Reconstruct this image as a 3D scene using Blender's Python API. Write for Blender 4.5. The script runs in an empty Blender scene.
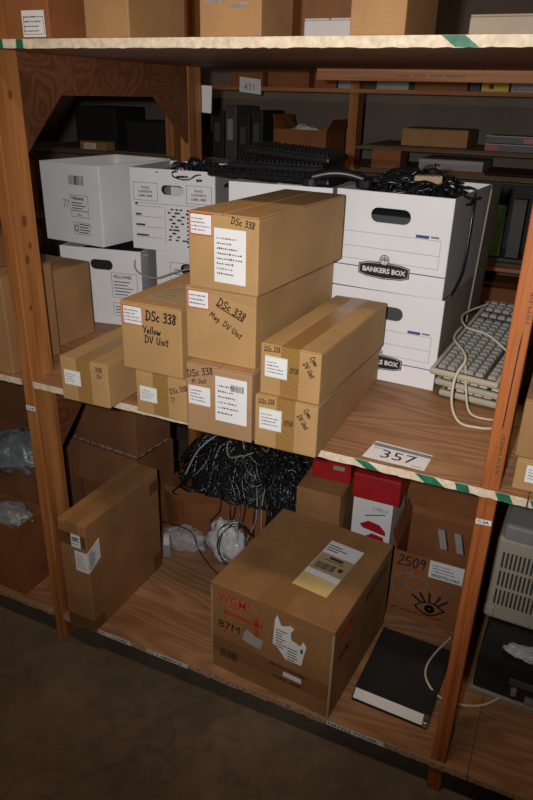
import bpy, bmesh, math, random
from mathutils import Vector, Matrix, noise
from mathutils.geometry import tessellate_polygon

SC = bpy.context.scene
COL = SC.collection
# ------------------------------------------------------------------ camera
cam_data = bpy.data.cameras.new('camera')
cam = bpy.data.objects.new('camera', cam_data); COL.objects.link(cam)
CAM = Vector((1.30003, -1.30763, 1.71457))
RM = Matrix(((0.9068967, -0.1946053, 0.3737206), (0.4206595, 0.3673019, -0.8295390), (0.0241644, 0.9095153, 0.4149674)))
cam.matrix_world = Matrix.Translation(CAM) @ RM.to_4x4()
cam_data.sensor_fit = 'VERTICAL'; cam_data.sensor_height = 36.0
cam_data.lens = 668.5 * 36.0 / 800.0
cam_data.clip_start = 0.05; cam_data.clip_end = 50
SC.camera = cam
# ------------------------------------------------------------------ world, exposure
w = bpy.data.worlds.new('world'); SC.world = w; w.use_nodes = True
w.node_tree.nodes['Background'].inputs[0].default_value = (0.9, 0.75, 0.6, 1)
w.node_tree.nodes['Background'].inputs[1].default_value = 0.02
SC.view_settings.view_transform = 'Standard'
SC.view_settings.look = 'None'
SC.view_settings.gamma = 1.0
SC.view_settings.use_curve_mapping = False
SC.view_settings.exposure = 0.0
# ------------------------------------------------------------------ lights
def light(name, kind, loc, energy, color, **kw):
    d = bpy.data.lights.new(name, kind); d.energy = energy; d.color = color
    for k, v in kw.items(): setattr(d, k, v)
    o = bpy.data.objects.new(name, d); COL.objects.link(o); o.location = loc
    return o
# the camera's flash: portrait held, so it sits left of and a little above the lens
FL = CAM + RM @ Vector((-0.085, 0.03, 0.01))
flash = light('camera_flash', 'SPOT', FL, 96, (1.0, 0.97, 0.935), spot_size=math.radians(86), spot_blend=1.0, shadow_soft_size=0.018)
aim = RM @ Vector(((325 - 266.5) / 668.5, -(300 - 400) / 668.5, -1.0))
flash.rotation_euler = aim.to_track_quat('-Z', 'Y').to_euler()
# fluorescent tube over the aisle in front of the rack
tube = light('aisle_lamp', 'AREA', (0.7, -1.0, 3.55), 22, (1.0, 0.74, 0.50), shape='RECTANGLE', size=1.3, size_y=0.16)

Z1, Z2, Z3 = 0.1141, 0.9627, 1.8158      # tops of the three boards
TH = 0.019
rnd = random.Random(7)

# ------------------------------------------------------------------ materials
def mat(name):
    m = bpy.data.materials.new(name); m.use_nodes = True
    nt = m.node_tree; b = nt.nodes['Principled BSDF']
    return m, nt, b
def N(nt, t, **kw):
    n = nt.nodes.new(t)
    for k, v in kw.items():
        if k in n.inputs: n.inputs[k].default_value = v
        else: setattr(n, k, v)
    return n
def ramp(nt, fac, stops):
    r = nt.nodes.new('ShaderNodeValToRGB'); nt.links.new(fac, r.inputs[0])
    cr = r.color_ramp
    while len(cr.elements) < len(stops): cr.elements.new(0.5)
    for e, (p, c) in zip(cr.elements, stops): e.position = p; e.color = (*c, 1)
    return r.outputs[0]
def coords(nt, scale=(1, 1, 1), rot=(0, 0, 0), loc=(0, 0, 0)):
    tc = nt.nodes.new('ShaderNodeTexCoord'); mp = nt.nodes.new('ShaderNodeMapping')
    mp.inputs['Scale'].default_value = scale; mp.inputs['Rotation'].default_value = rot; mp.inputs['Location'].default_value = loc
    nt.links.new(tc.outputs['Object'], mp.inputs[0]); return mp.outputs[0]
def noise_tex(nt, vec, scale, detail=3, rough=0.55, dist=0.0):
    n = nt.nodes.new('ShaderNodeTexNoise'); nt.links.new(vec, n.inputs['Vector'])
    n.inputs['Scale'].default_value = scale; n.inputs['Detail'].default_value = detail
    n.inputs['Roughness'].default_value = rough; n.inputs['Distortion'].default_value = dist
    return n.outputs[0]
def mixc(nt, fac, a, b, mode='MIX'):
    m = nt.nodes.new('ShaderNodeMix'); m.data_type = 'RGBA'; m.blend_type = mode
    for s, v in ((m.inputs[0], fac), (m.inputs[6], a), (m.inputs[7], b)):
        if hasattr(v, 'links'): nt.links.new(v, s)
        elif isinstance(v, (int, float)): s.default_value = v
        else: s.default_value = (*v, 1)
    return m.outputs[2]
def bump(nt, b, h, strength=0.2, dist=0.002):
    n = nt.nodes.new('ShaderNodeBump'); n.inputs['Strength'].default_value = strength; n.inputs['Distance'].default_value = dist
    nt.links.new(h, n.inputs['Height']); nt.links.new(n.outputs[0], b.inputs['Normal'])
def mul(c, k): return tuple(min(1, x * k) for x in c)

def kraft(name, c, rough=0.72, mottling=0.12, seed=0.0):
    m, nt, b = mat(name)
    v = coords(nt, loc=(seed, seed * 2, seed * 3))
    big = noise_tex(nt, v, 6, 4); fine = noise_tex(nt, coords(nt, (60, 60, 900)), 1.0, 2)
    c1 = ramp(nt, big, [(0.3, mul(c, 1 - mottling)), (0.7, mul(c, 1 + mottling))])
    c2 = ramp(nt, fine, [(0.3, (0.88, 0.88, 0.88)), (0.7, (1, 1, 1))])
    nt.links.new(mixc(nt, 1.0, c1, c2, 'MULTIPLY'), b.inputs['Base Color'])
    b.inputs['Roughness'].default_value = rough; b.inputs['Specular IOR Level'].default_value = 0.3
    wv = nt.nodes.new('ShaderNodeTexWave'); wv.bands_direction = 'Z'; wv.inputs['Scale'].default_value = 50
    wv.inputs['Distortion'].default_value = 1.0; nt.links.new(coords(nt), wv.inputs['Vector'])
    add = nt.nodes.new('ShaderNodeMath'); add.operation = 'ADD'
    ml = nt.nodes.new('ShaderNodeMath'); ml.operation = 'MULTIPLY'; ml.inputs[1].default_value = 0.02
    nt.links.new(wv.outputs['Fac'], ml.inputs[0]); nt.links.new(ml.outputs[0], add.inputs[0]); nt.links.new(big, add.inputs[1])
    bump(nt, b, add.outputs[0], 0.3, 0.006)
    return m
def wood(name, light_c, dark_c, axis=2, rough=0.6, dens=1.0, knots=()):
    m, nt, b = mat(name)
    s = [42 * dens] * 3; s[axis] = 1.6 * dens
    v = coords(nt, tuple(s))
    g = noise_tex(nt, v, 1.0, 5, 0.65, 0.8)
    s2 = [9 * dens] * 3; s2[axis] = 0.8
    g2 = noise_tex(nt, coords(nt, tuple(s2)), 1.0, 3, 0.5, 1.5)
    c1 = ramp(nt, g, [(0.32, dark_c), (0.5, light_c), (0.75, mul(light_c, 1.12))])
    c2 = ramp(nt, g2, [(0.35, (0.62, 0.56, 0.5)), (0.6, (1, 1, 1))])
    col = mixc(nt, 1.0, c1, c2, 'MULTIPLY')
    for (kx, ky, kz, r) in knots:
        tc = nt.nodes.new('ShaderNodeTexCoord')
        mp = nt.nodes.new('ShaderNodeMapping'); mp.inputs['Location'].default_value = (-kx / r, -ky / r, -kz / (r * 1.6))
        mp.inputs['Scale'].default_value = (1 / r, 1 / r, 1 / (r * 1.6)); nt.links.new(tc.outputs['Object'], mp.inputs[0])
        ln = nt.nodes.new('ShaderNodeVectorMath'); ln.operation = 'LENGTH'; nt.links.new(mp.outputs[0], ln.inputs[0])
        k = ramp(nt, ln.outputs['Value'], [(0.0, (0.85,) * 3), (0.6, (0.75,) * 3), (1.0, (0, 0, 0))])
        col = mixc(nt, k, col, mul(dark_c, 0.35))
    nt.links.new(col, b.inputs['Base Color'])
    b.inputs['Roughness'].default_value = rough; b.inputs['Specular IOR Level'].default_value = 0.35
    bump(nt, b, g, 0.4, 0.0015)
    return m
def plain(name, c, rough=0.6, var=0.08, scale=20, metal=0.0, bmp=0.0, spec=0.5, alpha=None):
    m, nt, b = mat(name)
    n = noise_tex(nt, coords(nt), scale, 3)
    nt.links.new(ramp(nt, n, [(0.3, mul(c, 1 - var)), (0.7, mul(c, 1 + var))]), b.inputs['Base Color'])
    b.inputs['Roughness'].default_value = rough; b.inputs['Metallic'].default_value = metal; b.inputs['Specular IOR Level'].default_value = spec
    if bmp: bump(nt, b, n, bmp, 0.002)
    return m
def plytop(name, c1, c2):
    m, nt, b = mat(name)
    n0 = noise_tex(nt, coords(nt, (1.0, 5.5, 5.5)), 1.0, 2, 0.4, 0.3)
    ml = N(nt, 'ShaderNodeMath', operation='MULTIPLY'); ml.inputs[1].default_value = 120.0; nt.links.new(n0, ml.inputs[0])
    sn = N(nt, 'ShaderNodeMath', operation='SINE'); nt.links.new(ml.outputs[0], sn.inputs[0])
    f = noise_tex(nt, coords(nt, (4, 220, 220)), 1.0, 3)
    mr = N(nt, 'ShaderNodeMapRange'); mr.inputs['From Min'].default_value = -1.0; nt.links.new(sn.outputs[0], mr.inputs['Value'])
    c = ramp(nt, mr.outputs[0], [(0.0, c2), (0.45, mul(c1, .92)), (0.95, mul(c1, 1.08))])
    g = ramp(nt, f, [(0.3, (0.72, 0.7, 0.68)), (0.65, (1, 1, 1))])
    st = ramp(nt, noise_tex(nt, coords(nt), 3.2, 4), [(0.35, (0.7, 0.68, 0.66)), (0.62, (1, 1, 1))])
    nt.links.new(mixc(nt, 1.0, mixc(nt, 1.0, c, g, 'MULTIPLY'), st, 'MULTIPLY'), b.inputs['Base Color'])
    b.inputs['Roughness'].default_value = 0.55; b.inputs['Specular IOR Level'].default_value = 0.4
    bump(nt, b, f, 0.15, 0.001)
    return m
def tape_mat(name, c, c2, rough=0.28):
    m, nt, b = mat(name)
    wv = nt.nodes.new('ShaderNodeTexWave'); wv.bands_direction = 'DIAGONAL'; nt.links.new(coords(nt), wv.inputs['Vector'])
    wv.inputs['Scale'].default_value = 55; wv.inputs['Distortion'].default_value = 6; wv.inputs['Detail'].default_value = 3
    nt.links.new(ramp(nt, wv.outputs['Fac'], [(0.3, c2), (0.7, c)]), b.inputs['Base Color'])
    b.inputs['Roughness'].default_value = rough; b.inputs['Specular IOR Level'].default_value = 0.5
    bump(nt, b, noise_tex(nt, coords(nt), 30, 3), 0.4, 0.002)
    return m
def clear_plastic(name, tint, alpha=0.45, rough=0.12):
    m, nt, b = mat(name)
    b.inputs['Base Color'].default_value = (*tint, 1); b.inputs['Roughness'].default_value = rough
    b.inputs['Alpha'].default_value = alpha; b.inputs['Specular IOR Level'].default_value = 0.9
    bump(nt, b, noise_tex(nt, coords(nt), 35, 4), 1.0, 0.01)
    return m

M = {}
M['kraft'] = kraft('kraft_card', (0.45, 0.27, 0.115))
M['kraft_pink'] = kraft('kraft_card_pinkish', (0.40, 0.235, 0.12), seed=3)
M['kraft_dull'] = kraft('kraft_card_dull', (0.36, 0.20, 0.085), seed=5)
M['kraft_old'] = kraft('kraft_card_old', (0.31, 0.155, 0.060), mottling=0.22, seed=8)
M['kraft_dark'] = kraft('kraft_card_dark', (0.22, 0.095, 0.040), mottling=0.2, seed=11)
M['kraft_red'] = kraft('kraft_card_reddish', (0.27, 0.10, 0.035), mottling=0.2, seed=14)
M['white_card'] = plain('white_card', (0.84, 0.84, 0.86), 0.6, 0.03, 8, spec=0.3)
M['grey_shade_card'] = plain('grey_card_and_side_shade', (0.36, 0.345, 0.34), 0.65, 0.05, 8, spec=0.3)  # grey card; also paints shade into the white boxes' side walls
M['side_card'] = kraft('bare_inner_card', (0.30, 0.25, 0.19), seed=21)
M['post'] = wood('stud_wood', (0.47, 0.195, 0.06), (0.32, 0.11, 0.028), 2, knots=[(-0.017, 0.045, 1.40, 0.012), (-0.017, 0.055, 1.335, 0.008), (-0.017, 0.04, 1.30, 0.010), (-0.017, 0.03, 1.17, 0.007), (-0.017, 0.05, 1.70, 0.009)])
M['post_red'] = wood('stud_wood_orange', (0.44, 0.135, 0.034), (0.26, 0.065, 0.016), 2)
M['beam'] = wood('beam_wood', (0.45, 0.20, 0.085), (0.30, 0.12, 0.05), 0)
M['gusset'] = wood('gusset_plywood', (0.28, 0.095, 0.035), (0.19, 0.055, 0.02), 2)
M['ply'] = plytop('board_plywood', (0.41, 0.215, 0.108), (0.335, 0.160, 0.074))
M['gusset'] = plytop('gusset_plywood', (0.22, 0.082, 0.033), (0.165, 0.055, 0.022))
M['far_wood'] = plain('far_dull_wood', (0.13, 0.085, 0.05), 0.8, 0.2, 10)
M['ply_under'] = plytop('board_underside', (0.26, 0.13, 0.065), (0.18, 0.08, 0.04))
M['edge'] = plain('pale_edge_tape', (0.66, 0.56, 0.42), 0.7, 0.22, 60, bmp=0.6)
M['edge_rough'] = plain('rough_edge', (0.36, 0.26, 0.17), 0.8, 0.5, 90, bmp=1.0)
M['green'] = plain('green_tape', (0.02, 0.15, 0.08), 0.5, 0.3, 60)
M['white'] = plain('white_paper', (0.74, 0.74, 0.76), 0.5, 0.03, 12, spec=0.3)
M['yellow_paper'] = plain('yellow_paper', (0.70, 0.52, 0.22), 0.5, 0.04, 12)
M['tan_paper'] = plain('tan_paper', (0.42, 0.30, 0.17), 0.5, 0.06, 12)
M['green_paper'] = plain('pale_green_paper', (0.55, 0.65, 0.50), 0.5, 0.04, 12)
M['ink'] = plain('black_ink', (0.015, 0.012, 0.012), 0.5, 0.1)
M['ink_soft'] = plain('faded_ink', (0.05, 0.035, 0.03), 0.6, 0.2)
M['grey_ink'] = plain('grey_ink', (0.20, 0.21, 0.23), 0.6, 0.1)
M['blue_ink'] = plain('blue_ink', (0.05, 0.09, 0.26), 0.6, 0.1)
M['blue_faded'] = plain('faded_blue_ink', (0.22, 0.20, 0.19), 0.7, 0.3, 90)
M['red_ink'] = plain('red_ink', (0.50, 0.02, 0.025), 0.6, 0.15, 60)
M['orange_ink'] = plain('orange_ink', (0.42, 0.055, 0.02), 0.6, 0.25, 60)
M['tape'] = tape_mat('brown_packing_tape', (0.335, 0.19, 0.062), (0.275, 0.148, 0.045))
M['tape_dark'] = tape_mat('dark_packing_tape', (0.17, 0.08, 0.03), (0.13, 0.06, 0.022))
M['tape_clear'] = tape_mat('clear_packing_tape', (0.30, 0.150, 0.058), (0.285, 0.14, 0.054), 0.2)
M['tape_low'] = tape_mat('darkened_packing_tape', (0.23, 0.112, 0.042), (0.215, 0.104, 0.038), 0.3)
M['black'] = plain('black_plastic', (0.012, 0.012, 0.013), 0.38, 0.2, 40, bmp=0.1)
M['black_matt'] = plain('matt_black_plastic', (0.016, 0.016, 0.017), 0.6, 0.2, 40)
M['cable'] = plain('black_cable', (0.016, 0.017, 0.020), 0.24, 0.2)
M['grey_cable'] = plain('grey_cable', (0.32, 0.31, 0.28), 0.4, 0.1)
M['beige'] = plain('beige_plastic', (0.46, 0.42, 0.32), 0.5, 0.05)
M['beige_key'] = plain('pale_keycaps', (0.53, 0.50, 0.42), 0.5, 0.05)
M['grey_key'] = plain('grey_keycaps', (0.30, 0.29, 0.26), 0.5, 0.05)
M['slot_shade'] = plain('shadowed_slot', (0.05, 0.045, 0.04), 0.7, 0.1)  # dark colour painted for the shade in vent slots and between keys
M['cream_cable'] = plain('cream_cable', (0.55, 0.50, 0.38), 0.4, 0.05)
M['red'] = plain('red_card', (0.38, 0.012, 0.018), 0.4, 0.15)
M['grey'] = plain('grey_plastic', (0.28, 0.28, 0.27), 0.5, 0.08)
M['dark_grey'] = plain('dark_grey_plastic', (0.07, 0.07, 0.075), 0.5, 0.1)
M['pcb'] = plain('green_circuit_board', (0.10, 0.22, 0.05), 0.5, 0.3, 60)
M['metal'] = plain('bare_metal', (0.6, 0.6, 0.62), 0.3, 0.1, metal=1.0)
M['yellow'] = plain('yellow_card', (0.60, 0.42, 0.02), 0.5, 0.08)
M['blue_dark'] = plain('dark_blue_card', (0.02, 0.025, 0.08), 0.5, 0.1)
M['foam'] = plain('grey_foam', (0.30, 0.29, 0.28), 0.9, 0.1, 80, bmp=0.5)
M['clear'] = clear_plastic('clear_plastic_film', (0.75, 0.77, 0.80), 0.34, 0.15)
M['silver'] = clear_plastic('silvery_plastic_bag', (0.9, 0.92, 0.95), 0.62, 0.2)
M['clearblue'] = clear_plastic('bluish_plastic_sheet', (0.24, 0.26, 0.28), 0.85, 0.25)

# ------------------------------------------------------------------ mesh building
def frame(o, u, v): return (Vector(o), Vector(u), Vector(v), Vector(u).cross(Vector(v)))
class MB:
    def __init__(s): s.v = []; s.f = []
    def box(s, a, b):
        n = len(s.v); x0, y0, z0 = a; x1, y1, z1 = b
        s.v += [(x0, y0, z0), (x1, y0, z0), (x1, y1, z0), (x0, y1, z0), (x0, y0, z1), (x1, y0, z1), (x1, y1, z1), (x0, y1, z1)]
        s.f += [[n + i for i in q] for q in ((3, 2, 1, 0), (4, 5, 6, 7), (0, 1, 5, 4), (1, 2, 6, 5), (2, 3, 7, 6), (3, 0, 4, 7))]
        return s
    def quad(s, *p):
        n = len(s.v); s.v += [tuple(q) for q in p]; s.f.append(list(range(n, n + len(p)))); return s
    def poly(s, fr, pts, d0, d1, holes=()):
        """flat shape in frame fr, extruded from depth d0 to d1 along its normal"""
        o, u, v, nn = fr
        loops = [list(pts)] + [list(h) for h in holes]
        tri = tessellate_polygon([[Vector((p[0], p[1], 0)) for p in l] for l in loops])
        flat = [p for l in loops for p in l]; n = len(s.v); k = len(flat)
        for d in (d0, d1):
            s.v += [tuple(o + u * p[0] + v * p[1] + nn * d) for p in flat]
        for t in tri: s.f.append([n + i for i in t][::-1]); s.f.append([n + k + i for i in t])
        i0 = 0
        for l in loops:
            m = len(l)
            for i in range(m):
                a, b = i0 + i, i0 + (i + 1) % m
                s.f.append([n + a, n + b, n + k + b, n + k + a])
            i0 += m
        return s
    def rect(s, fr, u0, v0, w, h, d0, d1, rot=0.0):
        c, q = math.cos(rot), math.sin(rot)
        return s.poly(fr, [(u0 + a * w * c - b * h * q, v0 + a * w * q + b * h * c) for a, b in ((0, 0), (1, 0), (1, 1), (0, 1))], d0, d1)
    def ribbon(s, fr, pts, w, d0, d1):
        o, u, v, nn = fr
        for (a, b) in zip(pts, pts[1:]):
            dx, dy = b[0] - a[0], b[1] - a[1]; L = math.hypot(dx, dy)
            if L < 1e-7: continue
            ex, ey = dx / L * w * .4, dy / L * w * .4; px, py = -dy / L * w / 2, dx / L * w / 2
            s.poly(fr, [(a[0] - ex + px, a[1] - ey + py), (a[0] - ex - px, a[1] - ey - py), (b[0] + ex - px, b[1] + ey - py), (b[0] + ex + px, b[1] + ey + py)], d0, d1)
        return s
    def tube(s, pts, r, seg=6, cap=True):
        pts = [Vector(p) for p in pts]; n0 = len(s.v); up = Vector((0.13, 0.2, 1)).normalized()
        for i, p in enumerate(pts):
            t = (pts[min(i + 1, len(pts) - 1)] - pts[max(i - 1, 0)])
            t = t.normalized() if t.length > 1e-9 else Vector((0, 0, 1))
            a = t.cross(up); a = a.normalized() if a.length > 1e-4 else Vector((1, 0, 0)); b = a.cross(t)
            up = (b if b.dot(up) > 0 else -b)
            for k in range(seg):
                an = 2 * math.pi * k / seg
                s.v.append(tuple(p + a * math.cos(an) * r + up * math.sin(an) * r))
        for i in range(len(pts) - 1):
            for k in range(seg):
                a = n0 + i * seg + k; b = n0 + i * seg + (k + 1) % seg
                s.f.append([a, b, b + seg, a + seg])
        if cap:
            s.f.append([n0 + k for k in range(seg)][::-1]); s.f.append([n0 + (len(pts) - 1) * seg + k for k in range(seg)])
        return s
    def build(s, name, m, parent=None, bevel=0.0, smooth=False, kind=None, seg=2):
        me = bpy.data.meshes.new(name); me.from_pydata([tuple(p) for p in s.v], [], s.f); me.update()
        bm = bmesh.new(); bm.from_mesh(me); bmesh.ops.recalc_face_normals(bm, faces=bm.faces); bm.to_mesh(me); bm.free()
        me.materials.append(M[m] if isinstance(m, str) else m)
        o = bpy.data.objects.new(name, me); COL.objects.link(o)
        if parent: o.parent = parent
        if smooth:
            for p in me.polygons: p.use_smooth = True
        if bevel:
            md = o.modifiers.new('bevel', 'BEVEL'); md.width = bevel; md.segments = seg; md.limit_method = 'ANGLE'; md.angle_limit = math.radians(40)
        if kind: o['kind'] = kind
        return o
def spline(pts, n=8):
    P = [Vector(p) for p in pts]; out = []
    for i in range(len(P) - 1):
        p0, p1, p2, p3 = P[max(i - 1, 0)], P[i], P[i + 1], P[min(i + 2, len(P) - 1)]
        for k in range(n):
            t = k / n
            out.append(0.5 * ((2 * p1) + (p2 - p0) * t + (2 * p0 - 5 * p1 + 4 * p2 - p3) * t * t + (3 * p1 - p0 - 3 * p2 + p3) * t ** 3))
    return out + [P[-1]]
def thing(name, label, cat, loc=(0, 0, 0), yaw=0.0, group=None, rot=None):
    o = bpy.data.objects.new(name, None); COL.objects.link(o); o.location = loc; o.empty_display_size = 0.05
    o.rotation_euler = rot if rot else (0, 0, yaw)
    o['label'] = label; o['category'] = cat
    if group: o['group'] = group
    return o
def tag(o, label, cat, group=None):
    o['label'] = label; o['category'] = cat
    if group: o['group'] = group
    return o
def front(w=0, d=0, h=0): return frame((0, 0, 0), (1, 0, 0), (0, 0, 1))
def right(w, d=0, h=0): return frame((w, 0, 0), (0, 1, 0), (0, 0, 1))
def left(d): return frame((0, d, 0), (0, -1, 0), (0, 0, 1))
def top(h): return frame((0, 0, h), (1, 0, 0), (0, 1, 0))

# -------- writing
def printed(fr, text, u, v, size, m, parent, d0, name='printed_text', rot=0.0, bold=0.0, sx=1.0, shear=0.0, align='LEFT'):
    cu = bpy.data.curves.new('t', 'FONT'); cu.body = text; cu.size = size; cu.extrude = 0.0001; cu.offset = bold; cu.shear = shear; cu.align_x = align
    cu.resolution_u = 2
    ob = bpy.data.objects.new('t', cu)
    me = bpy.data.meshes.new_from_object(ob)
    o, U, V, Nn = fr; c, s = math.cos(rot), math.sin(rot)
    for vt in me.vertices:
        x, y, z = vt.co; x *= sx
        a, b = u + x * c - y * s, v + x * s + y * c
        vt.co = o + U * a + V * b + Nn * (d0 + 0.0001 + z)
    me.materials.clear(); me.materials.append(M[m])
    ob2 = bpy.data.objects.new(name, me); COL.objects.link(ob2); ob2.parent = parent
    bpy.data.objects.remove(ob); bpy.data.curves.remove(cu)
    return ob2
G = {  # handwriting strokes: glyph -> (advance, polylines)
 'D': (.75, [[(.1, 0), (.12, 1)], [(0, .98), (.35, .95), (.6, .65), (.55, .25), (.3, .02), (.02, .02)]]),
 'S': (.6, [[(.5, .85), (.3, 1), (.08, .82), (.15, .58), (.42, .42), (.45, .15), (.22, 0), (.02, .12)]]),
 'L': (.55, [[(.1, 1), (.06, 0), (.45, .03)]]),
 'Y': (.6, [[(.02, 1), (.25, .55)], [(.52, 1), (.2, 0)]]),
 'M': (.85, [[(.02, 0), (.12, .95), (.36, .35), (.62, .95), (.7, 0)]]),
 'C': (.62, [[(.52, .82), (.3, .98), (.08, .7), (.06, .3), (.25, .02), (.5, .15)]]),
 'V': (.6, [[(.02, .95), (.24, 0), (.5, 1)]]),
 'U': (.65, [[(.06, 1), (.05, .3), (.22, .02), (.44, .2), (.5, 1)]]),
 'K': (.62, [[(.1, 0), (.1, 1)], [(.5, .95), (.12, .45), (.52, 0)]]),
 'c': (.42, [[(.36, .5), (.18, .55), (.05, .3), (.16, .05), (.36, .1)]]),
 'e': (.44, [[(.06, .3), (.34, .34), (.24, .55), (.08, .42), (.08, .12), (.34, .06)]]),
 'l': (.22, [[(.1, 1), (.08, .02)]]),
 'o': (.46, [[(.2, .55), (.05, .32), (.15, .05), (.34, .18), (.34, .45), (.2, .55)]]),
 'w': (.62, [[(.02, .55), (.12, .03), (.27, .42), (.4, .03), (.54, .55)]]),
 'n': (.46, [[(.06, 0), (.06, .55)], [(.06, .38), (.22, .55), (.34, .4), (.36, 0)]]),
 'i': (.22, [[(.08, .5), (.08, 0)], [(.09, .72), (.1, .76)]]),
 't': (.36, [[(.16, .85), (.14, .05), (.3, .04)], [(0, .6), (.32, .62)]]),
 'a': (.48, [[(.34, .5), (.14, .52), (.04, .22), (.18, .02), (.34, .4), (.36, .02)]]),
 'g': (.48, [[(.34, .5), (.12, .5), (.06, .2), (.3, .12), (.34, .5), (.32, -.3), (.08, -.28)]]),
 'y': (.48, [[(.04, .55), (.18, .12)], [(.38, .55), (.12, -.35)]]),
 'r': (.36, [[(.06, 0), (.06, .52)], [(.06, .36), (.18, .54), (.32, .5)]]),
 '-': (.4, [[(.04, .45), (.32, .48)]]),
 '.': (.22, [[(.06, .02), (.1, .04)]]),
 '0': (.55, [[(.25, 1), (.06, .6), (.12, .12), (.32, .02), (.46, .45), (.38, .9), (.25, 1)]]),
 '2': (.55, [[(.05, .8), (.25, 1), (.42, .75), (.05, .03), (.5, .04)]]),
 '3': (.55, [[(.05, .9), (.35, .98), (.4, .7), (.18, .55), (.42, .4), (.36, .05), (.03, .08)]]),
 '5': (.55, [[(.45, .98), (.12, .95), (.08, .58), (.38, .52), (.42, .12), (.05, .04)]]),
 '7': (.5, [[(.02, .95), (.45, .97), (.18, 0)]]),
 '8': (.55, [[(.4, .82), (.2, 1), (.08, .76), (.4, .28), (.25, .02), (.06, .22), (.42, .7), (.4, .82)]]),
 '9': (.55, [[(.42, .8), (.22, 1), (.06, .72), (.26, .52), (.42, .8), (.36, .02)]]),
 ' ': (.4, [])}
def handwriting(fr, text, u, v, size, parent, m='ink', rot=0.0, lw=0.14, d0=0.0, underline=False, sx=1.0, name='handwriting', mirror=False):
    b = MB(); x = 0.0; c, s = math.cos(rot), math.sin(rot); r = random.Random(sum(map(ord, text)) + int(u * 1000))
    def T(p, dx): 
        a, q = (p[0] * sx + dx) * size + p[1] * size * 0.08, p[1] * size
        return (u + a * c - q * s, v + a * s + q * c)
    for ch in text:
        adv, st = G.get(ch, G[' ']); j = r.uniform(-.04, .04)
        for pl in st:
            sm = spline([(p[0], p[1] + j, 0) for p in pl], 3) if len(pl) > 2 else [Vector((p[0], p[1] + j, 0)) for p in pl]
            b.ribbon(fr, [T((q.x, q.y), x) for q in sm], size * lw, d0, d0 + 0.0003)
        x += (adv + .06) * sx
    if underline: b.ribbon(fr, [T((0, -.2), 0), T((0, -.14), x * .95)], size * lw, d0, d0 + 0.0003)
    return b.build(name, m, parent)
def paper(parent, fr, u, v, w, h, m='white', d0=0.0003, rot=0.0, lines=4, seed=1, bars=True, name='shipping_label', rim=None, texts=(), big_bar=None, th=0.0003):
    r = random.Random(seed)
    o = MB().rect(fr, u, v, w, h, d0, d0 + th, rot).build(name, m, parent)
    c, s = math.cos(rot), math.sin(rot); d = d0 + th
    if rim:
        e = MB(); t = w * 0.035
        for (a, bb, ww, hh) in ((0, 0, w, t), (0, h - t, w, t), (0, 0, t, h), (w - t, 0, t, h)):
            e.rect(fr, u + a * c - bb * s, v + a * s + bb * c, ww, hh, d, d + 0.0001, rot)
        e.build('label_border', rim, o)
    b = MB()
    rows = lines
    for i in range(rows):
        y = h * (0.90 - 0.8 * (i + 1) / (rows + 0.6)); x = w * 0.08; lh = min(h * 0.26 / rows, 0.0042)
        endx = w * r.uniform(0.5, 0.92)
        while x < endx:
            ww = w * r.uniform(0.015, 0.06)
            b.rect(fr, u + x * c - y * s, v + x * s + y * c, ww, lh * r.uniform(0.6, 1.0), d, d + 0.0001, rot)
            x += ww + w * r.uniform(0.015, 0.03)
    if big_bar:
        bx, by, bw, bh = big_bar; x = bx * w
        while x < (bx + bw) * w:
            ww = w * r.uniform(0.008, 0.028)
            b.rect(fr, u + x * c - by * h * s, v + x * s + by * h * c, ww, bh * h, d, d + 0.0001, rot); x += ww + w * r.uniform(0.01, 0.022)
    if b.v: b.build('printed_lines', 'ink_soft', o)
    for (t, tu, tv, ts, tm) in texts:
        a, q = tu * w, tv * h
        printed(fr, t, u + a * c - q * s, v + a * s + q * c, ts, tm, o, d, rot=rot)
    return o

# ------------------------------------------------------------------ room
def structure(b, name, m):
    o = b.build(name, m); o['kind'] = 'structure'; return o
fm, nt, bb = mat('concrete_floor')
v = coords(nt)
c = ramp(nt, noise_tex(nt, v, 2.2, 7, 0.62, 0.6), [(0.3, (0.095, 0.068, 0.046)), (0.55, (0.15, 0.11, 0.078)), (0.75, (0.20, 0.155, 0.11))])
c2 = ramp(nt, noise_tex(nt, v, 14, 5, 0.7), [(0.3, (0.7, 0.7, 0.7)), (0.6, (1, 1, 1))])
crk = noise_tex(nt, coords(nt, loc=(3, 1, 0)), 0.8, 4, 0.55, 0.4)
sb = N(nt, 'ShaderNodeMath', operation='SUBTRACT'); sb.inputs[1].default_value = 0.5; nt.links.new(crk, sb.inputs[0])
ab = N(nt, 'ShaderNodeMath', operation='ABSOLUTE'); nt.links.new(sb.outputs[0], ab.inputs[0])
c3 = ramp(nt, ab.outputs[0], [(0.0, (0.78, 0.78, 0.78)), (0.004, (0.97, 0.97, 0.97)), (0.02, (1, 1, 1))])
nt.links.new(mixc(nt, 1.0, mixc(nt, 1.0, c, c2, 'MULTIPLY'), c3, 'MULTIPLY'), bb.inputs['Base Color']); bb.inputs['Roughness'].default_value = 0.62
bump(nt, bb, noise_tex(nt, v, 25, 5), 0.2, 0.003)
M['floor'] = fm
M['wall'] = plain('warehouse_wall', (0.22, 0.175, 0.14), 0.85, 0.12, 4, bmp=0.2)
M['ceil'] = plain('warehouse_ceiling', (0.4, 0.38, 0.35), 0.9, 0.05, 4)
structure(MB().box((-4, -3.6, -0.1), (5, 2.85, 0)), 'floor', 'floor')
structure(MB().box((-4, -3.6, 3.7), (5, 2.85, 3.8)), 'ceiling', 'ceil')
structure(MB().box((-4, 2.85, -0.1), (5, 2.95, 3.8)), 'wall_back', 'wall')
structure(MB().box((-4, -3.7, -0.1), (5, -3.6, 3.8)), 'wall_front', 'wall')
structure(MB().box((-4.1, -3.7, -0.1), (-4, 2.95, 3.8)), 'wall_left', 'wall')
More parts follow.
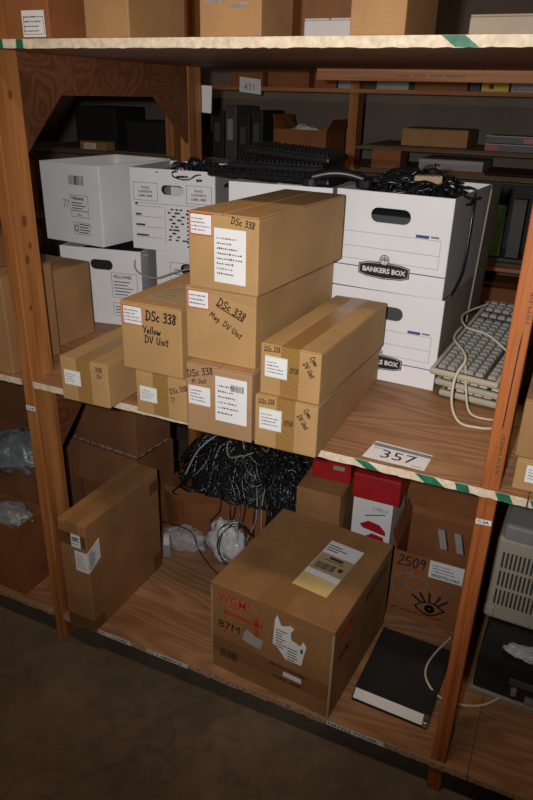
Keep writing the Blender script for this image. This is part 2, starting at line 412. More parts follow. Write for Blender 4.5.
structure(MB().box((5, -3.7, -0.1), (5.1, 2.95, 3.8)), 'wall_right', 'wall')

# ------------------------------------------------------------------ the rack
rack = thing('shelving_rack', 'big timber storage rack of studs and plywood boards filling the frame', 'shelving')
BACK = 0.975
PX = [-1.30, -0.054, 1.217, 2.46]
def ypost(x): return 0.008 if x > 1 else 0.0
for x in PX:
    y = ypost(x)
    p = MB().box((x, y, 0), (x + 0.038, y + 0.089, 2.35)).build('post', 'post_red' if x > 1 else 'post', rack, bevel=0.003)
    if x == 1.217:
        p['label'] = 'orange front stud with stamped lettering and a long crack'
        fr = frame((x, y, 0), (1, 0, 0), (0, 0, 1))
        printed(fr, 'KILN DRIED', 0.030, 1.00, 0.011, 'ink_soft', p, 0.0002, name='stamp', rot=math.pi / 2, sx=1.6)
        printed(fr, 'HEM-FIR', 0.033, 1.33, 0.011, 'ink_soft', p, 0.0002, name='stamp', rot=math.pi / 2, sx=1.6)
        MB().poly(fr, [(0.020, 1.10), (0.0225, 1.11), (0.0255, 1.30), (0.0245, 1.32), (0.0225, 1.29)], 0.0001, 0.0004).build('crack', 'ink', p)
        t = MB().rect(fr, 0.003, 0.868, 0.033, 0.013, 0.0002, 0.0006, 0.06).build('sticker', 'white', p); t['label'] = 'small white bay sticker'
        printed(fr, 'C-2A', 0.006, 0.8715, 0.011, 'ink', t, 0.0006, rot=0.06, bold=0.0003)
    if x == -0.054:
        fr = frame((x, y, 0), (1, 0, 0), (0, 0, 1))
        t = MB().rect(fr, 0.002, 0.868, 0.033, 0.014, 0.0002, 0.0006).build('sticker', 'white', p); t['label'] = 'small white bay sticker'
        printed(fr, 'C-1A', 0.005, 0.871, 0.012, 'ink', t, 0.0006, bold=0.0003)
    MB().box((x, BACK - 0.089, 0), (x + 0.038, BACK, 2.35)).build('post', 'post', rack, bevel=0.003)
def board(x0, x1, zt, under=None):
    e = 0.001; pts = [(x0, 0)]; holes = []
    for x in PX:
        if x0 < x and x + 0.038 < x1:
            if ypost(x) == 0: pts += [(x - e, 0), (x - e, 0.09), (x + 0.038 + e, 0.09), (x + 0.038 + e, 0)]
            else: holes.append([(x - e, 0.007), (x - e, 0.098), (x + 0.039, 0.098), (x + 0.039, 0.007)])
    pts += [(x1, 0), (x1, BACK)]
    for x in reversed(PX):
        if x0 < x and x + 0.038 < x1: pts += [(x + 0.038 + e, BACK), (x + 0.038 + e, BACK - 0.09), (x - e, BACK - 0.09), (x - e, BACK)]
    pts += [(x0, BACK)]
    return MB().poly(frame((0, 0, zt), (1, 0, 0), (0, 1, 0)), pts, -TH, 0, holes).build('shelf_board', 'ply', rack)
JX = 1.3135
boards = {}
for zt in (Z1, Z2, Z3):
    boards[zt] = board(-1.34, JX, zt); boards[(zt, 1)] = board(JX + 0.0015, 2.52, zt)
FR0 = frame((0, 0, 0), (1, 0, 0), (0, 0, 1))
# edge bandings with torn lower lips
def banding(bo, zt, x0, x1, m, seed, lip=0.0012):
    r = random.Random(seed); n = int((x1 - x0) / 0.012); up = []; lo = []
    for i in range(n + 1):
        x = x0 + (x1 - x0) * i / n
        lo.append((x, zt - TH + r.uniform(-lip, lip))); up.append((x, zt + r.uniform(-lip, 0) * 0.3))
    return MB().poly(FR0, lo + up[::-1], 0.0001, 0.0014).build('edge_banding', m, bo)
for zt, m in ((Z1, 'edge_rough'), (Z2, 'edge'), (Z3, 'edge')):
    banding(boards[zt], zt, -1.33, -0.056, m, 1, 0.0025 if zt == Z1 else 0.0012)
    banding(boards[zt], zt, -0.014, JX - 0.001, m, 2, 0.0025 if zt == Z1 else 0.0012)
    banding(boards[(zt, 1)], zt, JX + 0.003, 2.5, m, 3)
def stripe(bo, zt, xa, xb, sl):
    MB().poly(FR0, [(xa + sl, zt - TH), (xb + sl, zt - TH), (xb, zt - 0.0005), (xa, zt - 0.0005)], 0.0015, 0.0019).build('tape_stripe', 'green', bo)
for xa, xb, sl in ((0.935, 0.968, 0.030), (1.075, 1.118, 0.026), (1.164, 1.192, 0.006), (1.247, 1.277, 0.010)): stripe(boards[Z2], Z2, xa, xb, sl)
stripe(boards[(Z2, 1)], Z2, 1.317, 1.345, 0.010)
for xa, xb, sl in ((0.012, 0.030, 0.0), (0.070, 0.090, 0.0), (1.022, 1.062, 0.026)): stripe(boards[Z3], Z3, xa, xb, sl)
# printed strips on the lowest edge
def strip_label(bo, zt, u, w_, text, seed):
    fr = frame((0, -0.0014, 0), (1, 0, 0), (0, 0, 1))
    t = MB().rect(fr, u, zt - TH + 0.001, w_, TH - 0.003, 0.0001, 0.0004).build('edge_label', 'white', bo)
    printed(fr, text, u + 0.003, zt - TH + 0.004, 0.0135, 'ink', t, 0.0004, bold=0.0002, sx=(w_ - .006) / (len(text) * 0.0085))
strip_label(boards[Z1], Z1, 0.127, 0.13, 'DC 1 TONER', 1)
strip_label(boards[Z1], Z1, 0.318, 0.15, 'DC 2 AMERICA', 2)
strip_label(boards[Z1], Z1, 0.925, 0.165, 'N63322 TONER', 3)
# U-shaped plywood gussets between front and back posts
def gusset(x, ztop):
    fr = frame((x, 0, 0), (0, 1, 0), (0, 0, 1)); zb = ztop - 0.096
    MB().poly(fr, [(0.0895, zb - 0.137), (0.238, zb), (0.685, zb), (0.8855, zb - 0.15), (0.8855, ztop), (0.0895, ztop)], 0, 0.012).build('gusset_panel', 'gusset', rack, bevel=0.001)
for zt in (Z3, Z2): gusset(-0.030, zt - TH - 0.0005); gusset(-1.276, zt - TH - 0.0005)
fr = frame((0, 0.941, 0), (1, 0, 0), (0, 0, 1))
rail = MB().box((0.434, 0.941, Z3 - TH - 0.034), (1.216, 0.974, Z3 - TH - 0.0005)).build('rear_rail', 'beam', rack, bevel=0.002)
printed(fr, 'S-DRY  STUD  W12A  HEM-FIR', 0.70, Z3 - TH - 0.022, 0.012, 'ink_soft', rail, 0.0003, name='stamp', sx=1.3)
pn = MB().poly(frame((0, BACK, 0), (1, 0, 0), (0, 0, 1)), [(-0.018, 1.652), (0.020, 1.650), (0.024, 1.739), (-0.018, 1.741)], -0.0008, -0.0002).build('paper_note', 'white')
pn.location = (0.003, 0.002, 0); tag(pn, 'blank white paper slip hanging on the left rear stud', 'note')

# ------------------------------------------------------------------ cartons
def carton(label, x, y, z, w_, d, h, yaw=0.0, m='kraft', tape=None, front_tape=None, group=None, name='cardboard_box', tw=0.045, cat='box', gap=0.0025, bev=0.0028):
    t = thing(name, label, cat, (x, y, z + 0.0004), yaw, group)
    ft = 0.0035
    MB().box((0, 0, 0), (w_, d, h - ft)).build('body', m, t, bevel=bev)
    for a, b in ((0.0005, w_ / 2 - gap / 2), (w_ / 2 + gap / 2, w_ - 0.0005)):
        MB().box((a, 0.0005, h - ft), (b, d - 0.0005, h)).build('flap', m, t, bevel=0.0012, seg=1)
    if tape:
        u = w_ / 2 - tw / 2
        b = MB(); b.rect(top(h), u, -0.0004, tw, d + 0.0008, 0, 0.0004)
        b.rect(front(), u, h - 0.055 if not front_tape else 0.003, tw, (0.055 if not front_tape else h - 0.003) + 0.0003, 0.0001, 0.0005)
        b.rect(frame((w_, d, 0), (-1, 0, 0), (0, 0, 1)), u, h - 0.055, tw, 0.055, 0.0001, 0.0005)
        b.build('packing_tape', tape, t)
    return t

GDV = 'long unit cartons on the middle board'
# C, B, A : tall stack
bC = carton('pinkish brown carton, lowest of the tall stack, two white labels on its end', .523, -.05, Z2, .172, .5, .1758, .013, 'kraft_pink')
F = front()
paper(bC, F, .006, .072, .058, .048, seed=3, lines=4)
paper(bC, F, .078, .042, .082, .114, seed=4, lines=6, big_bar=(.5, .72, .38, .14), name='delivery_label')
handwriting(F, 'DSc 338', .004, .140, .017, bC, 'ink_soft', rot=.25); handwriting(F, 'M Unit', .016, .124, .012, bC, 'ink_soft', rot=.2)
bB = carton('brown carton second from the bottom of the tall stack, red-edged label and slanting pen notes', .508, -.019, 1.1389, .181, .5, .1756, -.006, 'kraft')
paper(bB, F, .006, .125, .056, .042, seed=6, lines=3, rim='red_ink', name='red_edged_label')
handwriting(F, 'DSc 338', .082, .142, .018, bB, rot=-.42, underline=True)
handwriting(F, 'Mag. DV Unit', .062, .112, .014, bB, rot=-.50)
bA = carton('brown carton on top of the tall stack with a large white delivery label', .521, -.022, 1.3149, .178, .46, .168, -.07, 'kraft')
paper(bA, F, .005, .118, .058, .046, seed=8, lines=4, rim='red_ink', name='red_edged_label')
paper(bA, F, .068, .020, .080, .118, seed=9, lines=8, name='delivery_label')
handwriting(F, 'DSc 338', .110, .150, .014, bA, rot=-.12)
# G, H
def tapedbox(t, w_, h, s, note):
    paper(t, F, .012, h * .36, .056, h * .42, 'green_paper', seed=s, lines=1, d0=.0006, name='label_backing')
    paper(t, F, .013, h * .38, .053, h * .37, seed=s + 1, lines=4, d0=.0010)
    handwriting(F, 'DSc 338', .010, h * .87, .0095, t, underline=True, rot=.06)
    handwriting(F, note, .120, h * .88, .012, t, rot=-.95, sx=.8); handwriting(F, 'DV Unit', .104, h * .74, .012, t, rot=-.95, sx=.8)
    handwriting(F, '058', .074, h * .52, .012, t, 'ink_soft', d0=.0006)
bG = carton('long brown carton, lower of the two with taped ends at the board edge', .703, -.047, Z2, .154, .524, .1288, .014, 'kraft', 'tape', True, GDV)
tapedbox(bG, .154, .129, 20, 'Cyan')
bH = carton('long brown carton, upper of the two with taped ends, shiny tape along its top', .708, -.033, Z2 + .1298, .147, .455, .121, -.037, 'kraft', 'tape', True, GDV)
tapedbox(bH, .147, .121, 30, 'Cyan')
# E, F, D
bE = carton('low brown carton with taped end, alone at the left end beside the stud', .138, -.05, Z2, .15, .5, .122, .016, 'kraft', 'tape', True, GDV)
paper(bE, F, .012, .046, .052, .042, 'green_paper', seed=40, lines=1, d0=.0006, name='label_backing'); paper(bE, F, .013, .048, .049, .037, seed=41, lines=4, d0=.0010)
handwriting(F, '338', .112, .098, .012, bE, 'ink_soft'); handwriting(F, 'DV', .116, .080, .011, bE, 'ink_soft')
bF = carton('low brown carton with taped end, holding up the box of the yellow unit note', .356, -.023, Z2, .150, .5, .1148, -.017, 'kraft', 'tape', True, GDV)
paper(bF, F, .012, .034, .052, .042, 'green_paper', seed=44, lines=1, d0=.0006, name='label_backing'); paper(bF, F, .013, .036, .049, .037, seed=45, lines=4, d0=.0010)
handwriting(F, 'DSc 338', .104, .070, .013, bF, 'ink_soft', rot=.35); handwriting(F, '77', .104, .050, .011, bF, 'ink_soft')
bD = carton('squarish brown carton with handwritten yellow unit note and a paper sheet on top', .322, -.022, Z2 + .1156, .174, .45, .1755, -.008, 'kraft')
paper(bD, F, .008, .118, .057, .048, seed=50, lines=4, rim='red_ink', name='red_edged_label')
handwriting(F, 'DSc 338', .074, .136, .024, bD, lw=.14, sx=.86); handwriting(F, 'Yellow', .064, .102, .018, bD, lw=.15); handwriting(F, 'DV Unit', .068, .078, .018, bD, lw=.15)
paper(bD, top(.1755), .040, .040, .100, .150, 'tan_paper', seed=51, lines=5, d0=.0008, name='packing_slip', rot=-.05)
# lot tag on the board
tg = thing('lot_tag', 'white paper tag numbered 357 lying flat on the board edge', 'tag', (.952, .014, Z2 + .0002), 0)
FT = frame((0, 0, 0), (1, 0, 0), (0, 1, 0))
sh = MB().poly(FT, [(-.003, .002), (.141, .001), (.144, .079), (.005, .089)], 0, .0005).build('sheet', 'white', tg)
MB().poly(FT, [(.005, .066), (.143, .060), (.1435, .074), (.005, .082)], .0005, .0007).build('header_band', 'grey_ink', tg)
printed(FT, '357', .030, .017, .054, 'ink', tg, .0005, sx=1.05); printed(FT, 'Lot No.', .010, .053, .010, 'ink', tg, .0005); printed(FT, 'auction', .108, .008, .009, 'ink', tg, .0005)

# ------------------------------------------------------------------ white document boxes
def slot(cx, cz, w_, h, n=6):
    r = h / 2; a = w_ / 2 - r; pts = []
    for i in range(n + 1):
        t = -math.pi / 2 + math.pi * i / n; pts.append((cx + a + r * math.cos(t), cz + r * math.sin(t)))
    for i in range(n + 1):
        t = math.pi / 2 + math.pi * i / n; pts.append((cx - a + r * math.cos(t), cz + r * math.sin(t)))
    return pts
def document_box(label, x, y, z, w_, d, h, yaw, m='white_card', hole=True, side='grey_shade_card', group=None, holepos=None):  # default side colour carries the painted shade of grazing light
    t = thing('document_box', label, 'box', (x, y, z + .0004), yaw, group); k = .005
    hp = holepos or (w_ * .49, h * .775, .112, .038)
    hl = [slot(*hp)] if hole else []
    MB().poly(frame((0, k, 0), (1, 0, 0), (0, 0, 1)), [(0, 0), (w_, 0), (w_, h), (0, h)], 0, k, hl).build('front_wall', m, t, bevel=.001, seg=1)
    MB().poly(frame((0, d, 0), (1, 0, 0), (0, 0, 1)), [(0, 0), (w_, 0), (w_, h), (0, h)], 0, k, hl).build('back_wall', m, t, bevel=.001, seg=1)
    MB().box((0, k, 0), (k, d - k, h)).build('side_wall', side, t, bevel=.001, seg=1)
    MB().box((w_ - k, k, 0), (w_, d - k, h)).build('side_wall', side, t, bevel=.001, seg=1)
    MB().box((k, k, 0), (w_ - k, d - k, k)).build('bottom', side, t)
    return t
def boxlines(b, fr, u0, v0, w_, h, t=.0012, d=.0001):
    for (a, c, ww, hh) in ((0, 0, w_, t), (0, h, w_, t), (0, 0, t, h), (w_, 0, t, h + t)): b.rect(fr, u0 + a, v0 + c, ww, hh, d, d + .0002)
def bankers(t, w_, h):
    b = MB(); 
    for v_ in (.135, .095, .060): b.rect(F, .0, h * v_ / .265 + .02, w_ * .93, .0009, .0001, .0003)
    b.rect(F, w_ * .93, h * .30, .0009, h * .29, .0001, .0003)
    b.build('printed_rule', 'grey_ink', t)
    MB().rect(F, w_ * .72, h * .595, .036, .008, .0001, .0003).build('blue_print', 'blue_ink', t)
    MB().rect(F, w_ * .845, h * .605, .022, .005, .0001, .0003).build('grey_print', 'grey_ink', t)
    for a, c_ in ((0, .255), (.70, .30)): MB().rect(F, w_ * a, h * .225, w_ * c_, .0026, .0001, .0003).build('blue_stripe', 'blue_ink', t)
    fr = frame((w_ * .475, -.0003, h * .215), (1.12, 0, 0), (0, 0, 1.12))
    fr = (fr[0], fr[1], fr[2], Vector((0, -1, 0)))
    logo = MB().poly(fr, [(-.066, -.012), (-.045, -.018), (0, -.021), (.045, -.018), (.066, -.012), (.066, .013), (.045, .018), (0, .021), (-.045, .018), (-.066, .013)], 0, .0003).build('logo_panel', 'ink', t)
    ring = []
    for i in range(16): ring.append((.013 * math.cos(i * math.pi / 8), .026 + .013 * math.sin(i * math.pi / 8)))
    MB().poly(fr, ring, .0004, .0006).build('logo_emblem', 'white', logo)
    e = MB(); e.ribbon(fr, [(a * .95, .026 + (b_ - .026) * .95) for a, b_ in ring + ring[:1]], .0016, .0006, .0008)
    e.ribbon(fr, [(-.011, .026), (.011, .026)], .0016, .0006, .0008); e.ribbon(fr, [(0, .015), (0, .037)], .0016, .0006, .0008)
    e.ribbon(fr, [(-.007, .019), (-.007, .033), (-.001, .030), (-.007, .026)], .0014, .0006, .0008); e.ribbon(fr, [(.007, .019), (.007, .033), (.001, .030), (.006, .026)], .0014, .0006, .0008)
    e.build('emblem_lines', 'ink', logo)
    b = MB(); P = [(-.063, -.010), (-.043, -.0155), (0, -.018), (.043, -.0155), (.063, -.010), (.063, .011), (.043, .0155), (0, .018), (-.043, .0155), (-.063, .011), (-.063, -.010)]
    b.ribbon(fr, P, .001, .0003, .0005); b.build('logo_outline', 'white', logo)
    printed(fr, 'BANKERS BOX', 0, -.0055, .0165, 'white', logo, .0003, bold=.0006, align='CENTER', sx=1.02)
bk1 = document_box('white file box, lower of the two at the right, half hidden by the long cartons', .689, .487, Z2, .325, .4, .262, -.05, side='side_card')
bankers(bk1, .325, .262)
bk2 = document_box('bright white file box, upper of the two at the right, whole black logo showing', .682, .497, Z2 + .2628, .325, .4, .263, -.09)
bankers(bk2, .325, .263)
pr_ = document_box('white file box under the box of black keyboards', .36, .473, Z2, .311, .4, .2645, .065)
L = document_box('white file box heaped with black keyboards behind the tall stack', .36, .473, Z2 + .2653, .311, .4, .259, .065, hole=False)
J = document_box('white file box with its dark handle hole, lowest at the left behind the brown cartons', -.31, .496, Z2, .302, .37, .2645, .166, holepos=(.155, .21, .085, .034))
b = MB(); boxlines(b, F, .190, .100, .095, .085); boxlines(b, F, .190, .035, .095, .045)
for i in range(5): b.rect(F, .198, .110 + i * .011, .05 + .03 * ((i * 7) % 3) / 3, .003, .0001, .0003)
for i in range(3): b.rect(F, .198, .045 + i * .010, .06 + .02 * (i % 2), .003, .0001, .0003)
b.build('printed_panel', 'ink_soft', J); printed(F, 'FELLOWES', .198, .168, .014, 'ink', J, .0001, bold=.0003)
K2 = document_box('white file box lowest behind the yellow unit carton, printed panel near its corner', .004, .615, Z2, .305, .34, .2645, .05)
b = MB(); boxlines(b, F, .055, .155, .085, .07); b.rect(F, .07, .20, .05, .003, .0001, .0003); b.rect(F, .065, .185, .06, .003, .0001, .0003); b.rect(F, .16, .19, .04, .008, .0001, .0003); b.build('printed_panel', 'ink_soft', K2)
I = document_box('white file box marked 77 at upper left, turned so its corner faces out', -.422, .565, Z2 + .2653, .268, .38, .264, -.10, hole=False, side='white_card')
b = MB(); r = random.Random(4)
for i in range(16): b.rect(F, .132 + i * .0042, .196, r.uniform(.0012, .0036), .030, .0001, .0003)
boxlines(b, F, .128, .112, .084, .050); boxlines(b, F, .132, .090, .080, .020); boxlines(b, F, .138, .032, .076, .040); boxlines(b, F, .138, .032, .022, .040)
for i in range(3): b.rect(F, .136, .118 + i * .009, .05 + .015 * (i % 2), .003, .0001, .0003)
for i in range(4): b.rect(F, .165, .038 + i * .009, .04 + .006 * (i % 2), .0035, .0001, .0003)
b.build('printed_panel', 'ink_soft', I)
printed(F, 'Fellowes', .138, .148, .016, 'ink', I, .0001, bold=.0004); printed(F, 'Box', .160, .095, .012, 'ink', I, .0001)
b = MB()
for k in range(3):
    a = k * 2 * math.pi / 3 + .5; cx, cz = .149, .052
    b.ribbon(F, [(cx + .008 * math.cos(a), cz + .011 * math.sin(a)), (cx + .008 * math.cos(a + 1.3), cz + .011 * math.sin(a + 1.3))], .004, .0001, .0003)
b.build('recycling_mark', 'ink', I)
handwriting(F, '77', .094, .118, .026, I, 'ink_soft', lw=.08)
K = document_box('white storage box with printed contents panels and handle hole, behind the tall stack', -.070, .592, Z2 + .2653, .306, .285, .262, .085, holepos=(.155, .198, .082, .030))
b = MB(); boxlines(b, F, .012, .160, .088, .056); boxlines(b, F, .205, .160, .088, .056)
for i, ln in enumerate((.006, .012, .024, .030)):
    b.rect(F, .016, .142 - i * .034, .10, .001, .0001, .0003); b.rect(F, .016, .146 - i * .034, .010 + .012 * i, .006, .0001, .0003)
b.rect(F, .125, .02, .001, .13, .0001, .0003); b.rect(F, .016, .152, .27, .001, .0001, .0003)
r = random.Random(9)
for i in range(10):
    for q in range(r.randint(2, 4)):
        b.rect(F, .135 + r.uniform(0, .02) + q * .016, .135 - i * .011, r.uniform(.008, .014), .0055, .0001, .0003)
        b.rect(F, .205 + q * .017, .135 - i * .013, r.uniform(.008, .015), .006, .0001, .0003)
b.build('printed_panel', 'ink_soft', K)
for u0 in (.056, .249):
    for i, tx in enumerate(('PLACE', 'CONTENTS', 'LABEL HERE')): printed(F, tx, u0, .198 - i * .013, .010, 'ink', K, .0001, bold=.0002, align='CENTER')
# grey box walls seen behind K
# ------------------------------------------------------------------ kraft boxes behind the left stud and beyond
carton('plain brown carton behind the left stud beside the white boxes', -.338, .233, Z2, .2, .2, .2445, -.044, 'kraft_dull')
tl = carton('brown carton left of the left stud on the middle board, printed word cut off', -.53, .012, Z2, .435, .2, .285, .0, 'kraft_dull')
printed(F, 'no', .36, .215, .03, 'ink', tl, .0001, bold=.001)
carton('darker carton lying on the brown carton left of the stud', -.55, .04, Z2 + .286, .38, .16, .09, .02, 'kraft_dark')

# ------------------------------------------------------------------ keyboards
def key_rows(b, w_, d, keyz, skip=()):
    # w_ is the short side (x), d is the long side (y)
    nrow, ncol = 6, 21
    for i in range(nrow):
        xx = .020 + i * (w_ - .035) / nrow
        if i == 5: xx += .008
        for j in range(ncol):
            if j in (15, 19 - 2): continue
            yy = .012 + j * (d - .024) / ncol
            s = (w_ - .035) / nrow - .0035; t = (d - .024) / ncol - .003
            n = len(b.v); q = .0028
            b.v += [(xx, yy, keyz), (xx + s, yy, keyz), (xx + s, yy + t, keyz), (xx, yy + t, keyz), (xx + q, yy + q, keyz + .009), (xx + s - q, yy + q, keyz + .009), (xx + s - q, yy + t - q, keyz + .009), (xx + q, yy + t - q, keyz + .009)]
            b.f += [[n + a for a in f] for f in ((4, 5, 6, 7), (0, 1, 5, 4), (1, 2, 6, 5), (2, 3, 7, 6), (3, 0, 4, 7))]
def keyboard(label, loc, rot, case='beige', keys='beige_key', d=.45, w_=.185, group=None, feet=True, th=.018):
    t = thing('keyboard', label, 'keyboard', loc, 0, group, rot)
    MB().box((0, 0, 0), (w_, d, th)).build('case', case, t, bevel=.006, seg=2)
    MB().box((.014, .008, th), (w_ - .010, d - .008, th + .0015)).build('key_bed', 'slot_shade' if case == 'beige' else 'black_matt', t)
    b = MB(); key_rows(b, w_, d, th + .0015); b.build('key_block', keys, t, kind='stuff')
    if feet:
        for yy in (.03, d - .05): MB().box((.012, yy, -.006), (.030, yy + .02, .001)).build('foot', case, t, bevel=.002, seg=1)
    return t
keyboard('beige keyboard lying flat, lowest of the keyboards beside the right stud', (1.035, .435, Z2 + .0066), (0, 0, -.14), group='beige keyboards')
keyboard('beige keyboard in the middle of the keyboard pile with stubby foot showing', (1.022, .420, Z2 + .043), (.015, 0, -.20), group='beige keyboards')
keyboard('beige keyboard on top of the pile, tilted up towards the back', (1.010, .392, Z2 + .081), (.20, .0, -.17), 'beige', 'grey_key', group='beige keyboards')
def cable_obj(name, label, pts, r, m, cat='cable', group=None, n=8):
    o = MB().tube(spline(pts, n), r, 8).build(name, m, smooth=True); return tag(o, label, cat, group)
cable_obj('keyboard_cable', 'cream keyboard lead looping over the keys and hanging to the board', [(1.10, .75, 1.16), (1.05, .60, 1.16), (1.075, .50, 1.155), (1.14, .47, 1.15), (1.20, .44, 1.12)], .0032, 'cream_cable')
cable_obj('keyboard_cable', 'cream keyboard lead hanging in a wide loop in front of the pile', [(1.055, .56, 1.135), (1.05, .48, 1.125), (1.085, .42, 1.115), (1.10, .385, 1.10), (1.085, .355, 1.06), (1.09, .325, 1.0), (1.12, .29, Z2 + .006), (1.17, .285, Z2 + .004), (1.205, .30, Z2 + .004), (1.25, .34, Z2 + .004)], .0036, 'cream_cable')
cable_obj('keyboard_cable', 'thinner cream lead curving inside the wide loop', [(1.10, .40, 1.085), (1.115, .365, 1.03), (1.135, .35, Z2 + .012), (1.18, .345, Z2 + .004), (1.24, .37, Z2 + .004)], .0030, 'cream_cable')

# black keyboards and leads on the white boxes
zL = Z2 + .2653 + .2595
def black_kb(label, x, y, z, yaw, tilt=0.0, d=.40): return keyboard(label, (x, y, z), (tilt, 0, yaw), 'black', 'black', d=d, w_=.165, feet=False)
black_kb('black keyboard lying across the white box behind the tall stack, lower one', .655, .50, zL - .028 + .03, 1.50)
black_kb('black keyboard on top of another black one behind the tall stack', .62, .55, zL + .028, 1.62, d=.30)
black_kb('topmost black keyboard on the white box behind the tall stack, tilted', .63, .56, zL + .054, 1.55, .06, d=.27)
ph = thing('desk_phone', 'black handset lying beside the black keyboards on a white box', 'phone', (.60, .50, zL + .001), .3)
MB().tube(spline([(0, 0, .022), (.05, 0, .034), (.10, 0, .034), (.15, 0, .022)], 5), .013, 8).build('handle', 'black', ph, smooth=True)
for xx in (0, .15): MB().tube([(xx, 0, 0), (xx, 0, .022)], .024, 12).build('ear_cup', 'black', ph, bevel=.003)
def heap(name, label, cx, cy, cz, rx, ry, rz, n, m, seed, r=.0035, cat='cables', steps=34, rmin=.03, rmax=.11, bump_=.03):
    R_ = random.Random(seed); b = MB()
    for i in range(n):
        a = R_.uniform(0, 2 * math.pi); q = math.sqrt(R_.random()) * .84; x0, y0 = cx + rx * q * math.cos(a), cy + ry * q * math.sin(a)
        H = cz + rz * max(0, 1 - q * q)
        rad = R_.uniform(rmin, rmax); el = R_.uniform(.35, 1.0); ph0 = R_.uniform(0, 6.28); arc = R_.uniform(1.5, 6.5)
        nrm = Vector(((x0 - cx) / rx * .6 + R_.uniform(-.5, .5), (y0 - cy) / ry * .6 + R_.uniform(-.5, .5), 1)).normalized()
        u = nrm.cross(Vector((math.cos(a + 1), math.sin(a + 1), 0))).normalized(); v = nrm.cross(u)
        sd = Vector((R_.uniform(0, 50),) * 3); dr = Vector((R_.uniform(-.07, .07), R_.uniform(-.07, .07), 0)); pts = []
        for k in range(steps):
            f = k / (steps - 1); t = ph0 + arc * f
            p = Vector((x0, y0, H)) + u * rad * math.cos(t) + v * rad * el * math.sin(t) + dr * f + noise.noise_vector(sd + Vector((f * 4, 0, 0))) * bump_
            e = ((p.x - cx) / rx) ** 2 + ((p.y - cy) / ry) ** 2
            p.z = max(cz + r, cz + rz * (1 - e) * .9, min(p.z, cz + rz * max(0, 1 - e * .8) + .045)); pts.append(p)
        b.tube(pts, r * R_.uniform(.6, 1.2), 5)
    o = b.build(name, m, smooth=True, kind='stuff'); o['label'] = label; o['category'] = cat
    return o
def mound(cx, cy, cz, rx, ry, rz, m, parent=None, name='mound'):
    b = MB(); n, k = 20, 7
    for j in range(k + 1):
        t = j / k * math.pi / 2
        for i in range(n):
            a = 2 * math.pi * i / n; f = 1 + .06 * math.sin(3 * a + j)
            b.v.append((cx + rx * math.cos(t) * math.cos(a) * f, cy + ry * math.cos(t) * math.sin(a) * f, cz + rz * math.sin(t) ** 2))
    for j in range(k):
        for i in range(n): b.f.append([j * n + i, j * n + (i + 1) % n, (j + 1) * n + (i + 1) % n, (j + 1) * n + i])
    b.f.append([k * n + i for i in range(n)]); b.f.append([i for i in range(n)][::-1])
    return b.build(name, m, parent, smooth=True)
zB = Z2 + .2628 + .2635
hb = heap('cable_tangle', 'black leads piled on top of the right hand white file boxes', .86, .69, zB - .03, .15, .17, .045, 60, 'cable', 5)
mound(.86, .69, zB - .045, .135, .155, .05, 'black_matt', hb, 'packed_leads')
ad = thing('plug_block', 'tan ribbed plug block lying among the black leads', 'adapter', (.87, .585, zB + .016), .35)
MB().box((0, 0, 0), (.075, .028, .022)).build('body', 'tan_paper', ad, bevel=.003)
for i in range(4): MB().box((.012 + i * .016, -.001, .020), (.019 + i * .016, .029, .025)).build('rib', 'ink_soft', ad)
hb2 = heap('cable_tangle', 'black leads lying on the white storage box with printed panels', .13, .72, zL - .028, .12, .11, .03, 18, 'cable', 15, rmax=.06)
mound(.13, .72, zL - .05, .11, .10, .045, 'black_matt', hb2, 'packed_leads')
cable_obj('cable', 'grey lead hanging across the front of the left white boxes', [(.0, .58, 1.215), (-.03, .545, 1.20), (-.015, .53, 1.165), (.05, .535, 1.15), (.12, .55, 1.175), (.20, .56, 1.20), (.25, .57, 1.21)], .003, 'grey_cable')
cable_obj('cable', 'black lead sagging down the side of the right white file boxes', [(.98, .64, 1.497), (1.024, .63, 1.495), (1.029, .63, 1.42), (1.030, .60, 1.30), (1.027, .56, 1.26), (1.022, .50, 1.235)], .003, 'cable')
fl = MB().poly(frame((1.036, .735, Z2 + .001), (.02, 1, 0), (.035, 0, 1)), [(0, 0), (.20, 0), (.20, .525), (0, .525)], 0, .004).build('card_sheet', 'side_card'); tag(fl, 'bare cardboard sheet standing against the right side of the white file boxes', 'cardboard')
def filling(host, label, x, y, z, w_, d, h, yaw, m):  # dark blocks added inside file boxes so the handle holes look dark
    o = thing('dark_filling', label, 'filler', (x, y, z + .007), yaw)
    MB().box((0, 0, 0), (w_, d, h)).build('filler_body', m, o, bevel=.003); MB().box((.01, -.002, .01), (w_ - .01, .001, h * .3)).build('filler_front', 'grey', o)
filling(bk1, 'dark filling added inside the lower white file box at the right', .712, .515, Z2, .27, .33, .235, -.05, 'dark_grey')
filling(bk2, 'dark filling added behind the handle hole of the upper right file box', .705, .545, Z2 + .2628, .27, .31, .19, -.10, 'dark_grey')
filling(J, 'black filling added to darken the handle hole of the lowest left file box', -.285, .520, Z2, .26, .30, .235, .166, 'black_matt')

# right neighbour bay, middle board
kr1 = carton('brown carton right of the orange stud, lower of two, blue-printed label', 1.277, .030, Z2, .30, .34, .0735, 0, 'kraft')
paper(kr1, F, .022, .022, .06, .040, seed=60, lines=4, name='shipping_label')
kr2 = carton('brown carton right of the orange stud, upper of two', 1.270, .036, Z2 + .0742, .30, .34, .1305, 0, 'kraft_dull')
paper(kr2, F, .058, .020, .06, .035, seed=61, lines=3, name='shipping_label')

